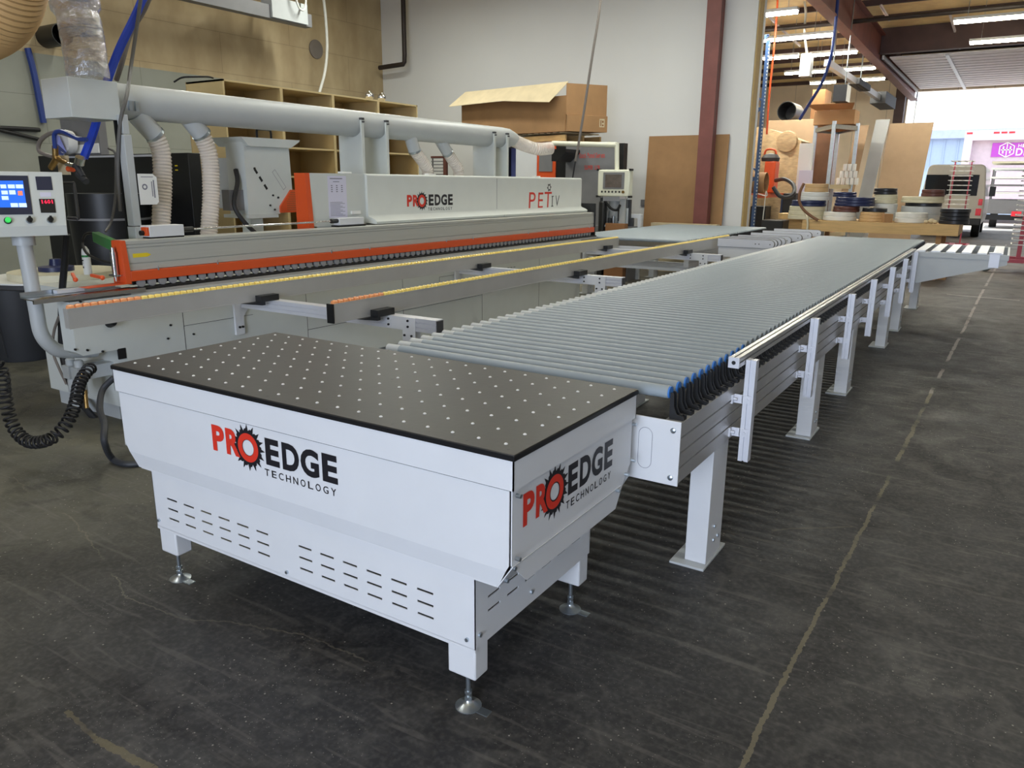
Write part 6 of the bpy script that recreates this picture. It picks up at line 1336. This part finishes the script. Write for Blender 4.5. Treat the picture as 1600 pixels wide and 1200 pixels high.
for x in (vx0 + 0.05, vx1 - 0.30):
    for yy in (YV + 1.0, YV + 4.2):
        b = MB(); b.lathe([(0.1, 0), (0.33, 0.0), (0.35, 0.03), (0.35, 0.22), (0.33, 0.25), (0.1, 0.25)], (x, yy, 0.35), 'x', 24); b.build('wheel', 'tyre', vn)
MB().box(vx1, vx1 + 0.2, YV + 3.6, YV + 3.7, 1.35, 1.7).build('side_mirror', 'black_plastic', vn)
# yard: building, trailer, flatbed
b = MB(); bz = AY(1500, 203, 56).z; b.box(-30, 14, 56, 58, 0, bz - 0.5); bl = thing('metal_building', 'pale blue ribbed metal building with lilac eaves beyond the yard', 'building', (-5, 57, 0))
b.build('building_wall', 'siding', bl)
b = MB()
for i in range(60): b.box(-30 + i * 0.74, -30 + i * 0.74 + 0.06, 55.95, 56, 0, bz - 0.5)
b.build('wall_ribs', 'siding', bl, smooth=0)
MB().box(-30.2, 14.2, 55.6, 58, bz - 0.5, bz).build('eaves', 'fascia_blue', bl)
YT = 44.0; tx0 = AY(1505, 230, YT).x; tx1 = tx0 + 5.0; tz = AY(1560, 203, YT).z
tl = thing('box_trailer', 'white box trailer with a purple sign, outside the far doorway', 'trailer', (tx0 + 2.5, 47, 0))
b = MB(); b.box(tx0, tx0 + 0.35, YT, YT + 0.29, 0.95, tz - .45); b.box(tx0, tx1, YT, YT + 0.29, tz - 0.45, tz); b.box(tx1 - .35, tx1, YT, YT + 0.29, 0.95, tz - .45); b.box(tx0, tx1, YT, YT + 0.29, 0.7, 0.95); b.build('door_frame', 'trailer_white', tl)
MB().box(tx0 + .01, tx1 - .01, YT + 0.3, YT + 6, 0.72, tz - .01).build('trailer_body', 'trailer_white', tl)
sa = AY(1551, 223, YT); sc_ = AY(1551, 245, YT)
sg = MB().box(sa.x, tx1 - 0.35, YT + 0.26, YT + 0.3, sc_.z, sa.z).build('purple_sign', 'sign_purple', tl)
f = Flat((sa.x, YT + 0.255, sc_.z), (1, 0, 0), (0, 0, 1), 0.004); hh = sa.z - sc_.z
def hexl(cx, cy, R, t):
    P = [(cx + R * math.sin(i * PI / 3), cy + R * math.cos(i * PI / 3)) for i in range(6)]; Q = [(cx + (R - t) * math.sin(i * PI / 3), cy + (R - t) * math.cos(i * PI / 3)) for i in range(6)]
    for i in range(6): f.poly([P[i], P[(i + 1) % 6], Q[(i + 1) % 6], Q[i]])
cxh = hh * 0.95; hexl(cxh, hh * .5, hh * .56, hh * .07)
f.rect(cxh - hh * .03, cxh + hh * .03, 0.0, hh * 1.0); f.rect(cxh - hh * .36, cxh + hh * .36, hh * .46, hh * .53)
for s in (-.22, .22): f.rect(cxh + hh * s - .03, cxh + hh * s + .03, hh * .25, hh * .75)
x = hh * 1.55
for ch in 'DESIGN': f.text(ch, x, x + hh * .42, hh * .08, hh * .60, 0.02); x += hh * .50
x = hh * 1.64
for ch in 'HITCH': f.text(ch, x, x + hh * .2, hh * .66, hh * .9, 0.01); x += hh * .26
f.build('sign_lettering', 'label_white', sg)
for px in (1516, 1558, 1570, 1582): q = AY(px, 204, YT); MB().box(q.x - 0.12, q.x + 0.12, YT - 0.01, YT, tz - 0.16, tz - 0.08).build('marker_light', 'tail_red', tl)
for x in (tx0 + .5, tx1 - .9):
    b = MB(); b.lathe([(0.1, 0), (0.45, 0.0), (0.45, 0.35), (0.1, 0.35)], (x, YT + 1.5, 0.45), 'x', 24); b.build('wheel', 'tyre', tl)
YB = 38.5
fb_ = thing('flatbed_truck', 'grey flatbed with boards stacked on its rack outside the doorway', 'truck', (AY(1570, 320, YB).x, 39.5, 0))
a = AY(1541, 312, YB); c = AY(1600, 335, YB); X1_ = c.x + 1.0
MB().box(a.x, X1_, YB, YB + 3.5, c.z, a.z).build('truck_bed', 'grey_machine', fb_)
MB().box(a.x, X1_, YB - 0.05, YB, c.z - 0.25, c.z - 0.03).build('truck_bumper', 'black_plastic', fb_)
b = MB(); q = AY(1580, 334, YB); b.box(q.x, q.x + 0.35, YB - 0.07, YB - .05, q.z - 0.1, q.z + 0.1); b.build('tail_light', 'tail_red', fb_)
for x in (a.x + 0.2, X1_ - .5):
    b = MB(); b.lathe([(0.1, 0), (0.40, 0.0), (0.40, 0.28), (0.1, 0.28)], (x, YB + 1.5, 0.40), 'x', 24); b.build('wheel', 'tyre', fb_)
ztp2 = AY(1570, 262, YB).z
for x in (a.x + .1, X1_ - .1):
    for yy in (YB + 0.2, YB + 3.2): MB().box(x - 0.03, x + 0.03, yy, yy + 0.06, a.z, ztp2).build('rack_post', 'grey_machine', fb_)
for i, (y0, mm) in enumerate(((252, 'cream_coil'), (262, 'white_coil'), (276, 'label_white'), (288, 'grey_machine'), (300, 'label_white'))):
    z = AY(1570, y0, YB).z; MB().box(a.x - 0.0, X1_, YB, YB + 3.3, z - 0.08, z).build('stacked_board', mm, fb_)
# door opener, hanging box, hoses of the far hall
do = thing('door_opener', 'door opener with a long steel rail hanging under the far roof', 'door opener', AY(1385, 155, 27))
p0 = AZ(1292, 98, 4.75); p1 = AZ(1372, 152, 4.35)
b = MB(); b.bar(p0, p1, 0.14, 0.16); b.build('opener_rail', 'alu_pale', do)
d = (p1 - p0).normalized(); b = MB(); b.bar(p1, p1 + d * 1.3, 0.45, 0.34); b.build('opener_motor', 'dark_grey', do)
q = p0 + d * 2.5; b = MB(); b.bar(q, q + d * 1.2, 0.3, 0.16); b.build('opener_box', 'dark_grey', do)
for t in (0.1, 0.6): q = p0.lerp(p1, t); MB().cyl(q, (q.x, q.y, 6.1), 0.02, n=6).build('hanger_rod', 'zinc', do)
q = AY(1316, 146, 21.0); hb = thing('hanging_box', 'dark grey box with one pale side hanging above the open carton', 'electrical box', (q.x, 21, q.z))
w2 = AY(1321, 146, 21).x - AY(1302, 146, 21).x
MB().box(q.x - w2 * .75, q.x + w2 * .35, 21, 21.5, AY(1316, 158, 21).z, AY(1316, 132, 21).z).build('box_body', 'dark_grey', hb)
MB().box(q.x + w2 * .35, q.x + w2 * .36, 21, 21.5, AY(1316, 158, 21).z, AY(1316, 132, 21).z).build('box_side', 'label_white', hb)
MB().cyl((q.x, 21.25, AY(1316, 132, 21).z), (q.x, 21.25, 6.15), 0.015, n=6).build('hanger_rod', 'zinc', hb)
q = AY(1258, 100, 21.5); hb = thing('junction_box', 'grey junction box hanging on a white conduit between two tube lamps', 'electrical box', (q.x, 21.5, q.z))
MB().box(q.x - .13, q.x + .13, 21.5, 21.8, AY(1258, 119, 21.5).z, AY(1258, 83, 21.5).z).build('box_body', 'grey_machine', hb)
b = MB(); b.tube(spline([Vector((q.x, 21.6, AY(1258, 83, 21.5).z)), AY(1257, 50, 21.6), AY(1259, 20, 21.6), AY(1257, 2, 21.6)]), 0.03, 8); b.build('conduit', 'white_cable', hb)
cable('blue_hose', [AY(1310, -30, 19), AY(1309, 0, 19), AY(1304, 50, 19), AY(1298, 90, 19), AY(1284, 130, 19.5), AY(1266, 160, 20), AY(1250, 186, 20.5)], 0.035, 'navy_hose', 'blue hose hanging in a long curve from the far hall roof', 'hose')
cable('orange_cable', [AY(1216, -20, 18.6), AY(1213, 35, 18.6), AY(1208, 90, 18.6), AY(1202, 150, 18.6), AY(1198, 210, 18.6)], 0.022, 'orange_paint', 'orange cord hanging behind the blue rack post', 'cord')
for i, ((xa, ya), (xb_, yb)) in enumerate((((1187, 12), (1212, 36)), ((1215, 40), (1250, 72)), ((1376, 8), (1390, 32)), ((1483, 18), (1500, 76)))):
    p = AZ(xa, ya, 6.0); q = AZ(xb_, yb, 5.7); struct('trim_%d' % (50 + i), MB().bar(p, q, 0.05, 0.05), 'corrugated', smooth=0)
